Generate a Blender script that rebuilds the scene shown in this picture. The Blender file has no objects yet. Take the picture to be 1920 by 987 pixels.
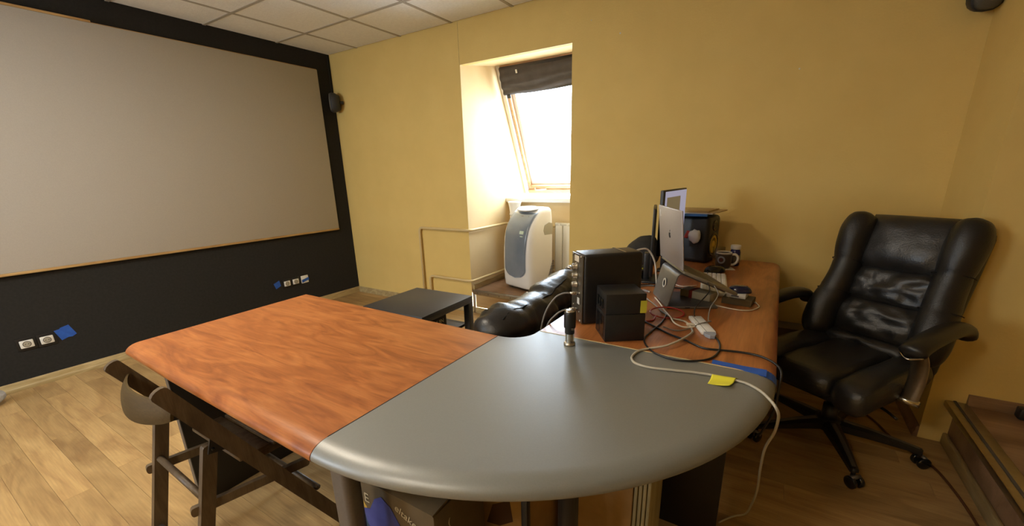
import bpy, bmesh, math, random
from mathutils import Vector, Matrix, noise
random.seed(7)
SC = bpy.context.scene
COL = SC.collection
PI = math.pi
V = Vector
def R(a): return math.radians(a)

# ------------------------------------------------------------------ camera
F_PX, CX, CY = 781.6984, 960.0, 557.6916
YAW, PITCH, ROLL = 0.5635, -0.2885, -0.025
CAM = V((4.1539, -3.1361, 1.3177))
fw = V((-math.sin(YAW)*math.cos(PITCH), math.cos(YAW)*math.cos(PITCH), math.sin(PITCH)))
rt = V((math.cos(YAW), math.sin(YAW), 0)); up = rt.cross(fw)
r2 = rt*math.cos(ROLL) + up*math.sin(ROLL); u2 = up*math.cos(ROLL) - rt*math.sin(ROLL)
cd = bpy.data.cameras.new('camera'); cam = bpy.data.objects.new('camera', cd); COL.objects.link(cam)
M = Matrix((r2, u2, -fw)).transposed().to_4x4(); M.translation = CAM
cam.matrix_world = M
cd.sensor_width = 36.0; cd.lens = F_PX/1920*36; cd.shift_x = 0.0; cd.shift_y = (CY-493.5)/1920
cd.clip_start = 0.02
SC.camera = cam

# ------------------------------------------------------------------ world: bright overcast sky
w = bpy.data.worlds.new('sky'); SC.world = w; w.use_nodes = True
bg = w.node_tree.nodes['Background']
bg.inputs[0].default_value = (0.72, 0.86, 1.0, 1); bg.inputs[1].default_value = 15.0
SC.view_settings.view_transform = 'Standard'; SC.view_settings.look = 'None'
SC.view_settings.gamma = 1.0; SC.view_settings.use_curve_mapping = False
SC.view_settings.exposure = 0.65

def area(name, loc, rot, sx, sy, power=0, color=(1, 1, 1), portal=False):
    l = bpy.data.lights.new(name, 'AREA'); l.shape = 'RECTANGLE'; l.size = sx; l.size_y = sy
    l.energy = power; l.color = color
    if portal: l.cycles.is_portal = True
    o = bpy.data.objects.new(name, l); COL.objects.link(o); o.location = loc; o.rotation_euler = rot
    return o
# sky portals: the roof window in the niche and the two windows behind the camera
WB, WT = V((0, 1.087, 1.10)), V((0, .547, 2.30))        # roof window slope, bottom and top
wdir = (WT-WB).normalized(); wnor = V((0, wdir.z, -wdir.y))     # outward
wang = math.atan2(wdir.z, wdir.y)
pc = (WB+WT)/2 + wnor*.12
pm = Matrix(((1, 0, 0), tuple(wdir), tuple(V((1, 0, 0)).cross(wdir)))).transposed()
po = area('sky_portal', (2.22, pc.y, pc.z), (0, 0, 0), .98, 1.28, portal=True)
zz = wnor; xx = V((1, 0, 0)); yy = zz.cross(xx)
mm = Matrix((xx, yy, zz)).transposed().to_4x4(); mm.translation = (2.22, pc.y, pc.z); po.matrix_world = mm
REARWIN = [(0.3, 1.5, 1.0, 2.1)]
for a, b, c, d in REARWIN:
    area('sky_portal', ((a+b)/2, -5.58, (c+d)/2), (R(90), 0, 0), b-a, d-c, portal=True)
# ------------------------------------------------------------------ materials
MATS = {}
def mat(name, col, rough=.5, metal=0, col2=None, scale=8, detail=4, stretch=(1, 1, 1), bump=0, bscale=60, spec=.5, lo=.35, hi=.65, coat=0, rnd=0, emit=None, dist=.0001):
    m = bpy.data.materials.new(name); m.use_nodes = True; nt = m.node_tree; N = nt.nodes; L = nt.links
    b = N['Principled BSDF']
    b.inputs['Base Color'].default_value = (*col, 1); b.inputs['Roughness'].default_value = rough
    b.inputs['Metallic'].default_value = metal; b.inputs['Specular IOR Level'].default_value = spec
    if coat: b.inputs['Coat Weight'].default_value = coat; b.inputs['Coat Roughness'].default_value = .15
    if emit:
        b.inputs['Emission Color'].default_value = (*emit[:3], 1); b.inputs['Emission Strength'].default_value = emit[3]
    tc = N.new('ShaderNodeTexCoord'); mp = N.new('ShaderNodeMapping'); mp.inputs['Scale'].default_value = stretch
    L.new(tc.outputs['Object'], mp.inputs[0])
    vec = mp.outputs[0]
    if rnd:
        oi = N.new('ShaderNodeObjectInfo'); sc = N.new('ShaderNodeVectorMath'); sc.operation = 'SCALE'
        cb = N.new('ShaderNodeCombineXYZ'); 
        for i in range(3): L.new(oi.outputs['Random'], cb.inputs[i])
        L.new(cb.outputs[0], sc.inputs[0]); sc.inputs['Scale'].default_value = 37.0
        ad = N.new('ShaderNodeVectorMath'); L.new(vec, ad.inputs[0]); L.new(sc.outputs[0], ad.inputs[1]); vec = ad.outputs[0]
    if col2:
        n = N.new('ShaderNodeTexNoise'); n.inputs['Scale'].default_value = scale; n.inputs['Detail'].default_value = detail
        n.inputs['Roughness'].default_value = .6
        L.new(vec, n.inputs['Vector'])
        rp = N.new('ShaderNodeValToRGB'); rp.color_ramp.elements[0].position = lo; rp.color_ramp.elements[1].position = hi
        rp.color_ramp.elements[0].color = (*col, 1); rp.color_ramp.elements[1].color = (*col2, 1)
        L.new(n.outputs[0], rp.inputs[0]); out = rp.outputs[0]
        if rnd:
            hs = N.new('ShaderNodeHueSaturation'); mr = N.new('ShaderNodeMapRange')
            mr.inputs['To Min'].default_value = 1-rnd; mr.inputs['To Max'].default_value = 1+rnd*.7
            L.new(oi.outputs['Random'], mr.inputs[0]); L.new(mr.outputs[0], hs.inputs['Value']); L.new(out, hs.inputs['Color']); out = hs.outputs[0]
        L.new(out, b.inputs['Base Color'])
    if bump:
        n2 = N.new('ShaderNodeTexNoise'); n2.inputs['Scale'].default_value = bscale; n2.inputs['Detail'].default_value = 3
        L.new(vec, n2.inputs['Vector'])
        bp = N.new('ShaderNodeBump'); bp.inputs['Strength'].default_value = bump; bp.inputs['Distance'].default_value = .004
        L.new(n2.outputs[0], bp.inputs['Height']); L.new(bp.outputs[0], b.inputs['Normal'])
    MATS[name] = m
    return m
def woodmat(name, base, dark, light, axis, rough=.3, rnd=0, gscale=1.0, warp=2.2, coat=0, spec=.5):
    """wood: long wavy figure along an axis + fine grain"""
    m = bpy.data.materials.new(name); m.use_nodes = True; nt = m.node_tree; N = nt.nodes; L = nt.links
    b = N['Principled BSDF']; b.inputs['Roughness'].default_value = rough; b.inputs['Specular IOR Level'].default_value = spec
    if coat: b.inputs['Coat Weight'].default_value = coat; b.inputs['Coat Roughness'].default_value = .2
    tc = N.new('ShaderNodeTexCoord'); mp = N.new('ShaderNodeMapping')
    s = [6*gscale]*3; s['xyz'.index(axis)] = 1.3*gscale; mp.inputs['Scale'].default_value = s
    L.new(tc.outputs['Object'], mp.inputs[0]); vec = mp.outputs[0]
    oi = N.new('ShaderNodeObjectInfo')
    cb = N.new('ShaderNodeCombineXYZ')
    mu = N.new('ShaderNodeMath'); mu.operation = 'MULTIPLY'; mu.inputs[1].default_value = 61.0 if rnd else 0.0
    L.new(oi.outputs['Random'], mu.inputs[0])
    for i in range(3): L.new(mu.outputs[0], cb.inputs[i])
    ad = N.new('ShaderNodeVectorMath'); L.new(vec, ad.inputs[0]); L.new(cb.outputs[0], ad.inputs[1]); vec = ad.outputs[0]
    n = N.new('ShaderNodeTexNoise'); n.inputs['Scale'].default_value = 1.0; n.inputs['Detail'].default_value = 5; n.inputs['Distortion'].default_value = warp
    L.new(vec, n.inputs['Vector'])
    rp = N.new('ShaderNodeValToRGB'); e = rp.color_ramp.elements
    e[0].position = .3; e[0].color = (*dark, 1); e[1].position = .72; e[1].color = (*light, 1)
    k = e.new(.5); k.color = (*base, 1)
    L.new(n.outputs[0], rp.inputs[0])
    mp2 = N.new('ShaderNodeMapping'); s2 = [120*gscale]*3; s2['xyz'.index(axis)] = 5*gscale; mp2.inputs['Scale'].default_value = s2
    L.new(tc.outputs['Object'], mp2.inputs[0])
    n2 = N.new('ShaderNodeTexNoise'); n2.inputs['Scale'].default_value = 1; n2.inputs['Detail'].default_value = 3; L.new(mp2.outputs[0], n2.inputs['Vector'])
    mr = N.new('ShaderNodeMapRange'); mr.inputs['From Min'].default_value = .3; mr.inputs['From Max'].default_value = .7
    mr.inputs['To Min'].default_value = .86; mr.inputs['To Max'].default_value = 1.08; L.new(n2.outputs[0], mr.inputs[0])
    hs = N.new('ShaderNodeHueSaturation'); L.new(rp.outputs[0], hs.inputs['Color'])
    if rnd:
        m3 = N.new('ShaderNodeMapRange'); m3.inputs['To Min'].default_value = 1-rnd; m3.inputs['To Max'].default_value = 1+rnd; L.new(oi.outputs['Random'], m3.inputs[0])
        mm = N.new('ShaderNodeMath'); mm.operation = 'MULTIPLY'; L.new(mr.outputs[0], mm.inputs[0]); L.new(m3.outputs[0], mm.inputs[1]); L.new(mm.outputs[0], hs.inputs['Value'])
    else: L.new(mr.outputs[0], hs.inputs['Value'])
    L.new(hs.outputs[0], b.inputs['Base Color'])
    MATS[name] = m; return m
def glassmat(name, tint=(1, 1, 1), gl=.08):
    m = bpy.data.materials.new(name); m.use_nodes = True; nt = m.node_tree; N = nt.nodes; L = nt.links
    N.remove(N['Principled BSDF']); o = N['Material Output']
    t = N.new('ShaderNodeBsdfTransparent'); t.inputs[0].default_value = (*tint, 1)
    g = N.new('ShaderNodeBsdfGlossy'); g.inputs['Roughness'].default_value = .03
    lw = N.new('ShaderNodeLayerWeight'); pw = N.new('ShaderNodeMath'); pw.operation = 'POWER'; pw.inputs[1].default_value = 4.0; L.new(lw.outputs['Facing'], pw.inputs[0]); fr = N.new('ShaderNodeMapRange'); fr.inputs['To Min'].default_value = .04; fr.inputs['To Max'].default_value = .8; L.new(pw.outputs[0], fr.inputs[0])
    mx = N.new('ShaderNodeMixShader'); L.new(fr.outputs[0], mx.inputs[0]); L.new(t.outputs[0], mx.inputs[1]); L.new(g.outputs[0], mx.inputs[2]); L.new(mx.outputs[0], o.inputs[0])
    MATS[name] = m; return m

mat('yellow_paint', (.72, .515, .17), .75, col2=(.755, .545, .185), scale=3, bump=.25, bscale=90, spec=.25)
mat('reveal_paint', (.70, .52, .27), .7, col2=(.73, .55, .30), scale=4, bump=.15, bscale=80, spec=.3)
mat('black_wall', (.022, .021, .020), .85, col2=(.027, .026, .024), scale=60, bump=.3, bscale=260, spec=.2)
mat('screen_cloth', (.44, .41, .365), .95, col2=(.47, .44, .39), scale=220, bump=.2, bscale=600, spec=.1)
woodmat('pine_trim', (.50, .31, .12), (.40, .23, .08), (.60, .40, .17), 'y', .5, gscale=2)
woodmat('skirting_wood', (.42, .31, .14), (.34, .24, .10), (.52, .40, .20), 'y', .45, gscale=2)
woodmat('laminate', (.445, .28, .115), (.33, .195, .08), (.52, .34, .145), 'x', .42, rnd=.15, gscale=1.3, warp=1.9, spec=.4)
woodmat('laminate_step', (.26, .15, .08), (.17, .09, .05), (.34, .20, .11), 'x', .4, gscale=1.2, warp=1.2)
woodmat('cherry_x', (.39, .13, .034), (.27, .082, .022), (.49, .185, .053), 'x', .34, gscale=2.3, warp=2.6, spec=.4)
woodmat('cherry_y', (.40, .14, .038), (.25, .08, .022), (.50, .195, .06), 'y', .34, gscale=1.8, warp=1.8)
mat('grey_top', (.17, .175, .16), .42, col2=(.185, .19, .175), scale=300, bump=.05, bscale=700, spec=1.0); MATS['grey_top'].node_tree.nodes['Principled BSDF'].inputs['IOR'].default_value = 1.62
mat('black_laminate', (.011, .010, .009), .55)
mat('black_metal', (.012, .011, .010), .4)
mat('ceiling_tile', (.88, .87, .84), .9, col2=(.82, .81, .78), scale=45, detail=6, bump=.4, bscale=140, spec=.1, rnd=.02)
mat('ceiling_bar', (.42, .38, .32), .6)
mat('white_plastic', (.74, .73, .70), .35, col2=(.76, .75, .72), scale=5)
mat('warm_white_plastic', (.72, .69, .64), .38, col2=(.75, .72, .67), scale=4)
mat('socket_white', (.78, .77, .72), .4)
mat('dark_hole', (.06, .055, .05), .6)
mat('blue_tape', (.015, .085, .42), .6, col2=(.02, .11, .50), scale=30)
mat('leather', (.011, .0105, .010), .36, col2=(.015, .014, .013), scale=14, bump=.35, bscale=230, spec=.5)
mat('leather_soft', (.012, .0115, .011), .37, col2=(.018, .017, .016), scale=10, bump=.25, bscale=160, spec=.6)
mat('seam', (.004, .004, .004), .8)
mat('arm_pad', (.014, .012, .010), .38)
mat('chrome', (.62, .60, .55), .18, metal=1)
mat('brushed_steel', (.45, .42, .36), .32, metal=1, col2=(.52, .49, .42), scale=40)
mat('aluminium', (.40, .375, .385), .42, metal=.5, col2=(.42, .395, .405), scale=90)
mat('stand_grey', (.15, .145, .145), .4, metal=.6, col2=(.165, .16, .16), scale=120)
mat('deck_grey', (.22, .205, .16), .42, metal=.5)
mat('black_plastic', (.010, .010, .010), .38, col2=(.014, .013, .013), scale=90, bump=.15, bscale=400)
mat('black_gloss', (.010, .010, .010), .12)
mat('panel_metal', (.11, .095, .07), .35, metal=.6, col2=(.14, .12, .09), scale=30)
mat('yellow_note', (.80, .74, .045), .7)
mat('olive_note', (.52, .46, .03), .7)
mat('cone_yellow', (.62, .42, .03), .5)
mat('screen_glow', (.02, .02, .03), .3, emit=(.62, .60, .80, .30))
mat('screen_window', (.02, .02, .02), .3, emit=(.26, .20, .11, .32))
mat('navy_gloss', (.006, .010, .06), .12, coat=.5)
mat('mug_brown', (.05, .035, .025), .35)
mat('mug_cream', (.62, .56, .45), .4)
mat('mug_red', (.10, .02, .015), .4)
mat('bottle_blue', (.012, .013, .10), .2)
mat('cap_white', (.78, .76, .72), .45)
mat('paper_white', (.72, .71, .66), .8)
mat('paper_tan', (.46, .33, .14), .8)
mat('folder_blue', (.05, .20, .55), .6)
mat('white_bag', (.62, .60, .54), .5, bump=.4, bscale=40)
mat('red_rubber', (.42, .035, .025), .45)
mat('red_ribbon', (.22, .02, .012), .6)
mat('grey_box', (.38, .35, .27), .6)
mat('cable_white', (.72, .66, .54), .5)
mat('cable_beige', (.46, .42, .33), .5)
mat('cable_black', (.010, .010, .010), .4)
mat('cable_grey', (.22, .21, .19), .5)
mat('cable_brown', (.10, .035, .012), .5)
mat('cardboard', (.33, .20, .075), .85, col2=(.38, .235, .09), scale=18)
mat('cardboard_dark', (.10, .072, .035), .85, col2=(.12, .085, .042), scale=20)
mat('cardboard_edge', (.42, .36, .20), .9, col2=(.30, .25, .13), scale=30, stretch=(1, 1, .1))
mat('print_blue', (.035, .05, .26), .6, col2=(.06, .085, .35), scale=14)
mat('print_teal', (.02, .05, .10), .7)
mat('print_yellow', (.56, .36, .06), .75)
mat('print_cream', (.50, .44, .30), .8)
mat('print_brown', (.075, .035, .018), .85)
mat('ink_black', (.006, .006, .007), .8)
woodmat('chair_wood', (.105, .072, .04), (.07, .045, .025), (.14, .10, .058), 'z', .45, gscale=3)
woodmat('chair_ply', (.085, .056, .022), (.07, .045, .018), (.10, .068, .028), 'x', .6, gscale=3, warp=.6, spec=.12)
mat('lack_black', (.030, .028, .027), .42, col2=(.036, .034, .033), scale=60, bump=.1, bscale=200)
mat('tinted_panel', (.155, .19, .235), .22, col2=(.20, .235, .28), scale=3, coat=.6)
mat('grille_grey', (.30, .33, .38), .4)
mat('label_green', (.60, .72, .58), .5)
mat('hose_white', (.70, .65, .60), .5)
mat('pipe_paint', (.66, .50, .24), .45)
mat('radiator_white', (.72, .68, .58), .4)
woodmat('window_pine', (.66, .40, .22), (.58, .33, .17), (.72, .47, .28), 'x', .4, gscale=2)
mat('window_white', (.80, .78, .76), .4)
mat('blind_cloth', (.055, .047, .045), .85, col2=(.075, .065, .062), scale=9, bump=.3, bscale=150)
mat('speaker_grey', (.085, .078, .062), .6, col2=(.10, .092, .074), scale=200)
mat('speaker_rim', (.030, .028, .026), .55)
mat('grey_felt', (.36, .35, .34), .95, col2=(.50, .49, .48), scale=40, bump=.6, bscale=120)
mat('bag_cloth', (.020, .017, .013), .85, col2=(.030, .026, .020), scale=25, bump=.4, bscale=120)
mat('dust', (.75, .70, .58), .8)
mat('lamp_diffuser', (.8, .8, .8), .6, emit=(1.0, .88, .70, 27.0)); mat('lamp_frame', (.75, .74, .72), .5)
glassmat('window_glass'); glassmat('clear_glass', (.95, .95, .93))

# ------------------------------------------------------------------ builders
def mk(name, bm, m, parent=None, smooth=False, loc=None, label=None):
    me = bpy.data.meshes.new(name); bmesh.ops.recalc_face_normals(bm, faces=bm.faces[:]); bm.to_mesh(me); bm.free()
    if m: me.materials.append(MATS[m])
    if smooth:
        for p in me.polygons: p.use_smooth = True
    o = bpy.data.objects.new(name, me); COL.objects.link(o)
    if parent: o.parent = parent
    if loc is not None: o.location = loc
    if label: o['label'] = label
    return o
def sharp(o, ang=40):
    me = o.data
    for p in me.polygons: p.use_smooth = True
    bm = bmesh.new(); bm.from_mesh(me)
    for e in bm.edges:
        if len(e.link_faces) == 2 and e.calc_face_angle(0) > R(ang): e.smooth = False
    bm.to_mesh(me); bm.free(); return o
def thing(name, label, cat, loc=(0, 0, 0), rz=0, group=None):
    o = bpy.data.objects.new(name, None); COL.objects.link(o); o.empty_display_size = .05
    o.location = loc; o.rotation_euler = (0, 0, rz); o['label'] = label; o['category'] = cat
    if group: o['group'] = group
    return o
def tag(o, label, cat, group=None):
    o['label'] = label; o['category'] = cat
    if group: o['group'] = group
    return o
def struct(o): o['kind'] = 'structure'; return o
def B(): return bmesh.new()
def box(bm, a, b, mtx=None, bev=0, seg=2):
    x0, y0, z0 = a; x1, y1, z1 = b
    vs = [bm.verts.new(p) for p in ((x0, y0, z0), (x1, y0, z0), (x1, y1, z0), (x0, y1, z0), (x0, y0, z1), (x1, y0, z1), (x1, y1, z1), (x0, y1, z1))]
    fs = [bm.faces.new([vs[i] for i in f]) for f in ((0, 3, 2, 1), (4, 5, 6, 7), (0, 1, 5, 4), (1, 2, 6, 5), (2, 3, 7, 6), (3, 0, 4, 7))]
    if bev:
        es = set(e for f in fs for e in f.edges)
        r = bmesh.ops.bevel(bm, geom=list(es), offset=bev, segments=seg, affect='EDGES', profile=.5)
        vs = list(set(v for f in r['faces'] for v in f.verts) | set(v for v in vs if v.is_valid))
    if mtx: bmesh.ops.transform(bm, matrix=mtx, verts=vs)
    return vs
def obox(name, a, b, m, parent=None, bev=0, mtx=None, seg=2, label=None):
    bm = B(); box(bm, a, b, mtx, bev, seg); o = mk(name, bm, m, parent, label=label)
    if bev: sharp(o)
    return o
def frames(pts):
    n = len(pts); T = []
    for i in range(n):
        a = pts[max(0, i-1)]; b = pts[min(n-1, i+1)]; T.append((b-a).normalized())
    ref = V((0, 0, 1)) if abs(T[0].z) < .9 else V((1, 0, 0))
    N0 = (ref - T[0]*ref.dot(T[0])).normalized(); out = []
    for i in range(n):
        N0 = (N0 - T[i]*N0.dot(T[i])); N0.normalize(); out.append((T[i], N0.copy(), T[i].cross(N0)))
    return out
def tube(bm, pts, rad, n=8, cap=True):
    """swept tube; rad is a number, list of numbers or list of (a,b)"""
    pts = [V(p) for p in pts]; fr = frames(pts); rings = []
    for i, p in enumerate(pts):
        r = rad[i] if isinstance(rad, (list, tuple)) else rad
        a, b = r if isinstance(r, (list, tuple)) else (r, r)
        T, N, Bn = fr[i]
        rings.append([bm.verts.new(p + N*(a*math.cos(2*PI*k/n)) + Bn*(b*math.sin(2*PI*k/n))) for k in range(n)])
    for i in range(len(rings)-1):
        for k in range(n): bm.faces.new((rings[i][k], rings[i][(k+1) % n], rings[i+1][(k+1) % n], rings[i+1][k]))
    if cap: bm.faces.new(rings[0][::-1]); bm.faces.new(rings[-1])
    return rings
def smooth_path(pts, n=6):
    pts = [V(p) for p in pts]; out = []
    for i in range(len(pts)-1):
        p0 = pts[max(0, i-1)]; p1 = pts[i]; p2 = pts[i+1]; p3 = pts[min(len(pts)-1, i+2)]
        for k in range(n):
            t = k/n
            out.append(.5*((2*p1) + (p2-p0)*t + (2*p0-5*p1+4*p2-p3)*t*t + (3*p1-p0-3*p2+p3)*t**3))
    out.append(pts[-1]); return out
def cyl(bm, p0, p1, r0, r1=None, n=16): tube(bm, [p0, p1], [r0, r1 if r1 is not None else r0], n)
def lathe(bm, prof, n=24, mtx=None):
    rings = []; nv = []
    for r, z in prof:
        if r < 1e-5: v = bm.verts.new((0, 0, z)); rings.append([v]*n); nv.append(v)
        else:
            g = [bm.verts.new((r*math.cos(2*PI*k/n), r*math.sin(2*PI*k/n), z)) for k in range(n)]; rings.append(g); nv += g
    for i in range(len(rings)-1):
        for k in range(n):
            f = []
            for v in (rings[i][k], rings[i][(k+1) % n], rings[i+1][(k+1) % n], rings[i+1][k]):
                if v not in f: f.append(v)
            if len(f) >= 3: bm.faces.new(f)
    if prof[0][0] > 1e-5: bm.faces.new(rings[0][::-1])
    if prof[-1][0] > 1e-5: bm.faces.new(rings[-1])
    if mtx: bmesh.ops.transform(bm, matrix=mtx, verts=nv)
def prism(bm, poly, z0, z1, mtx=None):
    """poly: 2-D outline extruded along local z"""
    a = [bm.verts.new((x, y, z0)) for x, y in poly]; b = [bm.verts.new((x, y, z1)) for x, y in poly]
    n = len(poly); bm.faces.new(a[::-1]); bm.faces.new(b)
    for i in range(n): bm.faces.new((a[i], a[(i+1) % n], b[(i+1) % n], b[i]))
    if mtx: bmesh.ops.transform(bm, matrix=mtx, verts=a+b)
def T(x, y, z): return Matrix.Translation((x, y, z))
def RX(a): return Matrix.Rotation(R(a), 4, 'X')
def RY(a): return Matrix.Rotation(R(a), 4, 'Y')
def RZ(a): return Matrix.Rotation(R(a), 4, 'Z')
def basis(o, x, y, z):
    m = Matrix((V(x).normalized(), V(y).normalized(), V(z).normalized())).transposed().to_4x4(); m.translation = V(o); return m
def text(name, body, size, mtx, m, parent, label=None, ext=.0004):
    cu = bpy.data.curves.new(name, 'FONT'); cu.body = body; cu.size = size; cu.extrude = ext; cu.align_x = 'LEFT'
    tmp = bpy.data.objects.new(name, cu); COL.objects.link(tmp)
    dg = bpy.context.evaluated_depsgraph_get(); me = bpy.data.meshes.new_from_object(tmp.evaluated_get(dg))
    bpy.data.objects.remove(tmp); bpy.data.curves.remove(cu)
    me.materials.clear(); me.materials.append(MATS[m])
    o = bpy.data.objects.new(name, me); COL.objects.link(o); me.transform(mtx)
    o.parent = parent
    if label: o['label'] = label
    return o
def holed_wall(name, m, axis, c, th, u0, u1, z0, z1, holes):
    """wall slab on plane axis=c, thickness th (signed, away from the room), with rectangular holes (ua,ub,za,zb)"""
    us = sorted({u0, u1, *[h for q in holes for h in q[:2]]}); zs = sorted({z0, z1, *[h for q in holes for h in q[2:]]})
    bm = B(); vm = {}
    def vtx(u, z, d):
        k = (u, z, d)
        if k not in vm: vm[k] = bm.verts.new((c+d, u, z) if axis == 'x' else (u, c+d, z))
        return vm[k]
    solid = lambda i, j: 0 <= i < len(us)-1 and 0 <= j < len(zs)-1 and not any(h[0]-1e-6 <= us[i] and us[i+1] <= h[1]+1e-6 and h[2]-1e-6 <= zs[j] and zs[j+1] <= h[3]+1e-6 for h in holes)
    for i in range(len(us)-1):
        for j in range(len(zs)-1):
            if not solid(i, j): continue
            a, b, p, q = us[i], us[i+1], zs[j], zs[j+1]
            for d in (0, th): bm.faces.new((vtx(a, p, d), vtx(b, p, d), vtx(b, q, d), vtx(a, q, d)))
            for di, dj, e in ((-1, 0, ((a, p), (a, q))), (1, 0, ((b, p), (b, q))), (0, -1, ((a, p), (b, p))), (0, 1, ((a, q), (b, q)))):
                if not solid(i+di, j+dj):
                    (ua, za), (ub, zb) = e; bm.faces.new((vtx(ua, za, 0), vtx(ub, zb, 0), vtx(ub, zb, th), vtx(ua, za, th)))
    return struct(mk(name, bm, m))
def pillow(bm, w, h, d, nx=22, ny=18, p=3.2, wr=0, seed=0, mtx=None, sag=0, back=.25):
    """soft cushion in the local xz plane, puffing to -y"""
    def pt(u, v, side):
        e = max(0, 1-abs(u)**p)*max(0, 1-abs(v)**p); t = e**.5
        su = math.copysign(abs(u)**.9, u)
        x = su*w/2*(1-.05*(1-t)*0); z = v*h/2
        y = -d*t if side else d*back*t
        if side and wr:
            q = V((x*9+seed*3.1, z*9, seed))
            n = noise.noise(q)*.6 + abs(noise.noise(q*2.3+V((3, 1, 7))))*.7
            y += wr*n*t
        y += sag*(1-u*u)*t
        return V((x, y, z))
    grid = {}
    for side in (1, 0):
        for i in range(nx+1):
            for j in range(ny+1):
                edge = i in (0, nx) or j in (0, ny)
                if side == 0 and edge: grid[(0, i, j)] = grid[(1, i, j)]; continue
                p3 = pt(-math.cos(PI*i/nx) if nx > 1 else 0, -math.cos(PI*j/ny), side)
                grid[(side, i, j)] = bm.verts.new((mtx @ p3) if mtx else p3)
    for side in (1, 0):
        for i in range(nx):
            for j in range(ny):
                f = [grid[(side, i, j)], grid[(side, i+1, j)], grid[(side, i+1, j+1)], grid[(side, i, j+1)]]
                try: bm.faces.new(f if side else f[::-1])
                except ValueError: pass
def nosed_top(name, curve, normals, inner, zt, th, nose, m, parent, nseg=7):
    """slab whose outer curve carries a big rounded nose; inner = rest of the outline"""
    bm = B(); prof = []
    for k in range(nseg+1):
        a = PI/2*k/nseg; prof.append((nose*(1-math.sin(a)), zt - nose*.62*(1-math.cos(a))))
    for k in range(1, 5):
        a = PI/2*k/4; q = th - nose*.62
        prof.append((nose*.45*(1-math.cos(a)), zt - nose*.62 - q*math.sin(a)))
    rings = [[bm.verts.new((p[0]-n[0]*ins, p[1]-n[1]*ins, z)) for p, n in zip(curve, normals)] for ins, z in prof]
    for i in range(len(rings)-1):
        for k in range(len(curve)-1): bm.faces.new((rings[i][k], rings[i][k+1], rings[i+1][k+1], rings[i+1][k]))
    it = [bm.verts.new((x, y, zt)) for x, y in inner]; ib = [bm.verts.new((x, y, zt-th)) for x, y in inner]
    bm.faces.new(rings[0]+it); bm.faces.new((rings[-1]+ib)[::-1])
    for k in range(len(inner)-1): bm.faces.new((it[k], it[k+1], ib[k+1], ib[k]))
    bm.faces.new([r[-1] for r in rings]+[ib[0], it[0]]); bm.faces.new([r[0] for r in rings][::-1]+[it[-1], ib[-1]])
    return sharp(mk(name, bm, m, parent), 35)
def flat_quad_patch(name, pts, z, th, m, parent=None):
    bm = B(); prism(bm, [(p[0], p[1]) for p in pts], z, z+th); return mk(name, bm, m, parent)
def cable(name, pts, r, m, label, n=6, sub=5, cat='cable'):
    bm = B(); tube(bm, smooth_path(pts, sub), r, n); return tag(mk(name, bm, m, None, True), label, cat)

H = 2.5344
# ================================================================== SETTING
XR, YF = 7.0, -5.6
# ---- floor: laminate strips along x
fb = B(); box(fb, (-.1, YF-.1, -.06), (XR+.1, 0, -.006)); floor = struct(mk('floor', fb, 'laminate_step'))
def plank_mesh(l, wd):
    bm = B(); box(bm, (0, 0, -.006), (l, wd, 0)); me = bpy.data.meshes.new('plank'); bmesh.ops.recalc_face_normals(bm, faces=bm.faces[:]); bm.to_mesh(me); bm.free(); me.materials.append(MATS['laminate']); return me
PW, PL = .1045, 1.29
cache = {}
rest = B()
y = 0.0; row = 0
while y > YF:
    off = -(row*0.47 % 1.0)*PL; x = off
    while x < XR:
        a, b = max(x, 0), min(x+PL, XR)
        if b-a > .02:
            if y > -3.05 and a < 5.0:
                k = round(b-a, 2)
                if k not in cache: cache[k] = plank_mesh(b-a-.0008, PW-.0008)
                o = bpy.data.objects.new('plank', cache[k]); COL.objects.link(o); o.parent = floor; o.location = (a, y-PW, 0)
            else: box(rest, (a, y-PW, -.006), (b-.0008, y-.0008, 0))
        x += PL
    y -= PW; row += 1
ro = mk('plank_field', rest, 'laminate', floor); ro['kind'] = 'stuff'
# ---- ceiling: 600 mm tiles on a bar grid
cb = B(); box(cb, (-.1, YF-.1, H+.035), (XR+.1, .1, H+.12)); ceil = struct(mk('ceiling', cb, 'ceiling_bar'))
gx = [0]+[.4413+.6*i for i in range(11)]+[XR]; gy = [0]+[-.5493-.6*i for i in range(9)]+[YF]
tcache = {}
for i in range(len(gx)-1):
    for j in range(len(gy)-1):
        lx, ly = gx[i+1]-gx[i], gy[j]-gy[j+1]
        if ly < .03: continue
        k = (round(lx, 3), round(ly, 3))
        if k not in tcache:
            bm = B(); box(bm, (.009, .009, .004), (lx-.009, ly-.009, .03)); me = bpy.data.meshes.new('ceiling_panel'); bm.to_mesh(me); bm.free(); me.materials.append(MATS['ceiling_tile']); tcache[k] = me
        o = bpy.data.objects.new('ceiling_panel', tcache[k]); COL.objects.link(o); o.parent = ceil; o.location = (gx[i], gy[j+1], H)
for gxx in gx[1:-1]: obox('grid_bar', (gxx-.012, YF, H), (gxx+.012, 0, H+.035), 'ceiling_bar', ceil)
for gyy in gy[1:-1]: obox('grid_bar', (0, gyy-.012, H+.0005), (XR, gyy+.012, H+.034), 'ceiling_bar', ceil)
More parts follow.
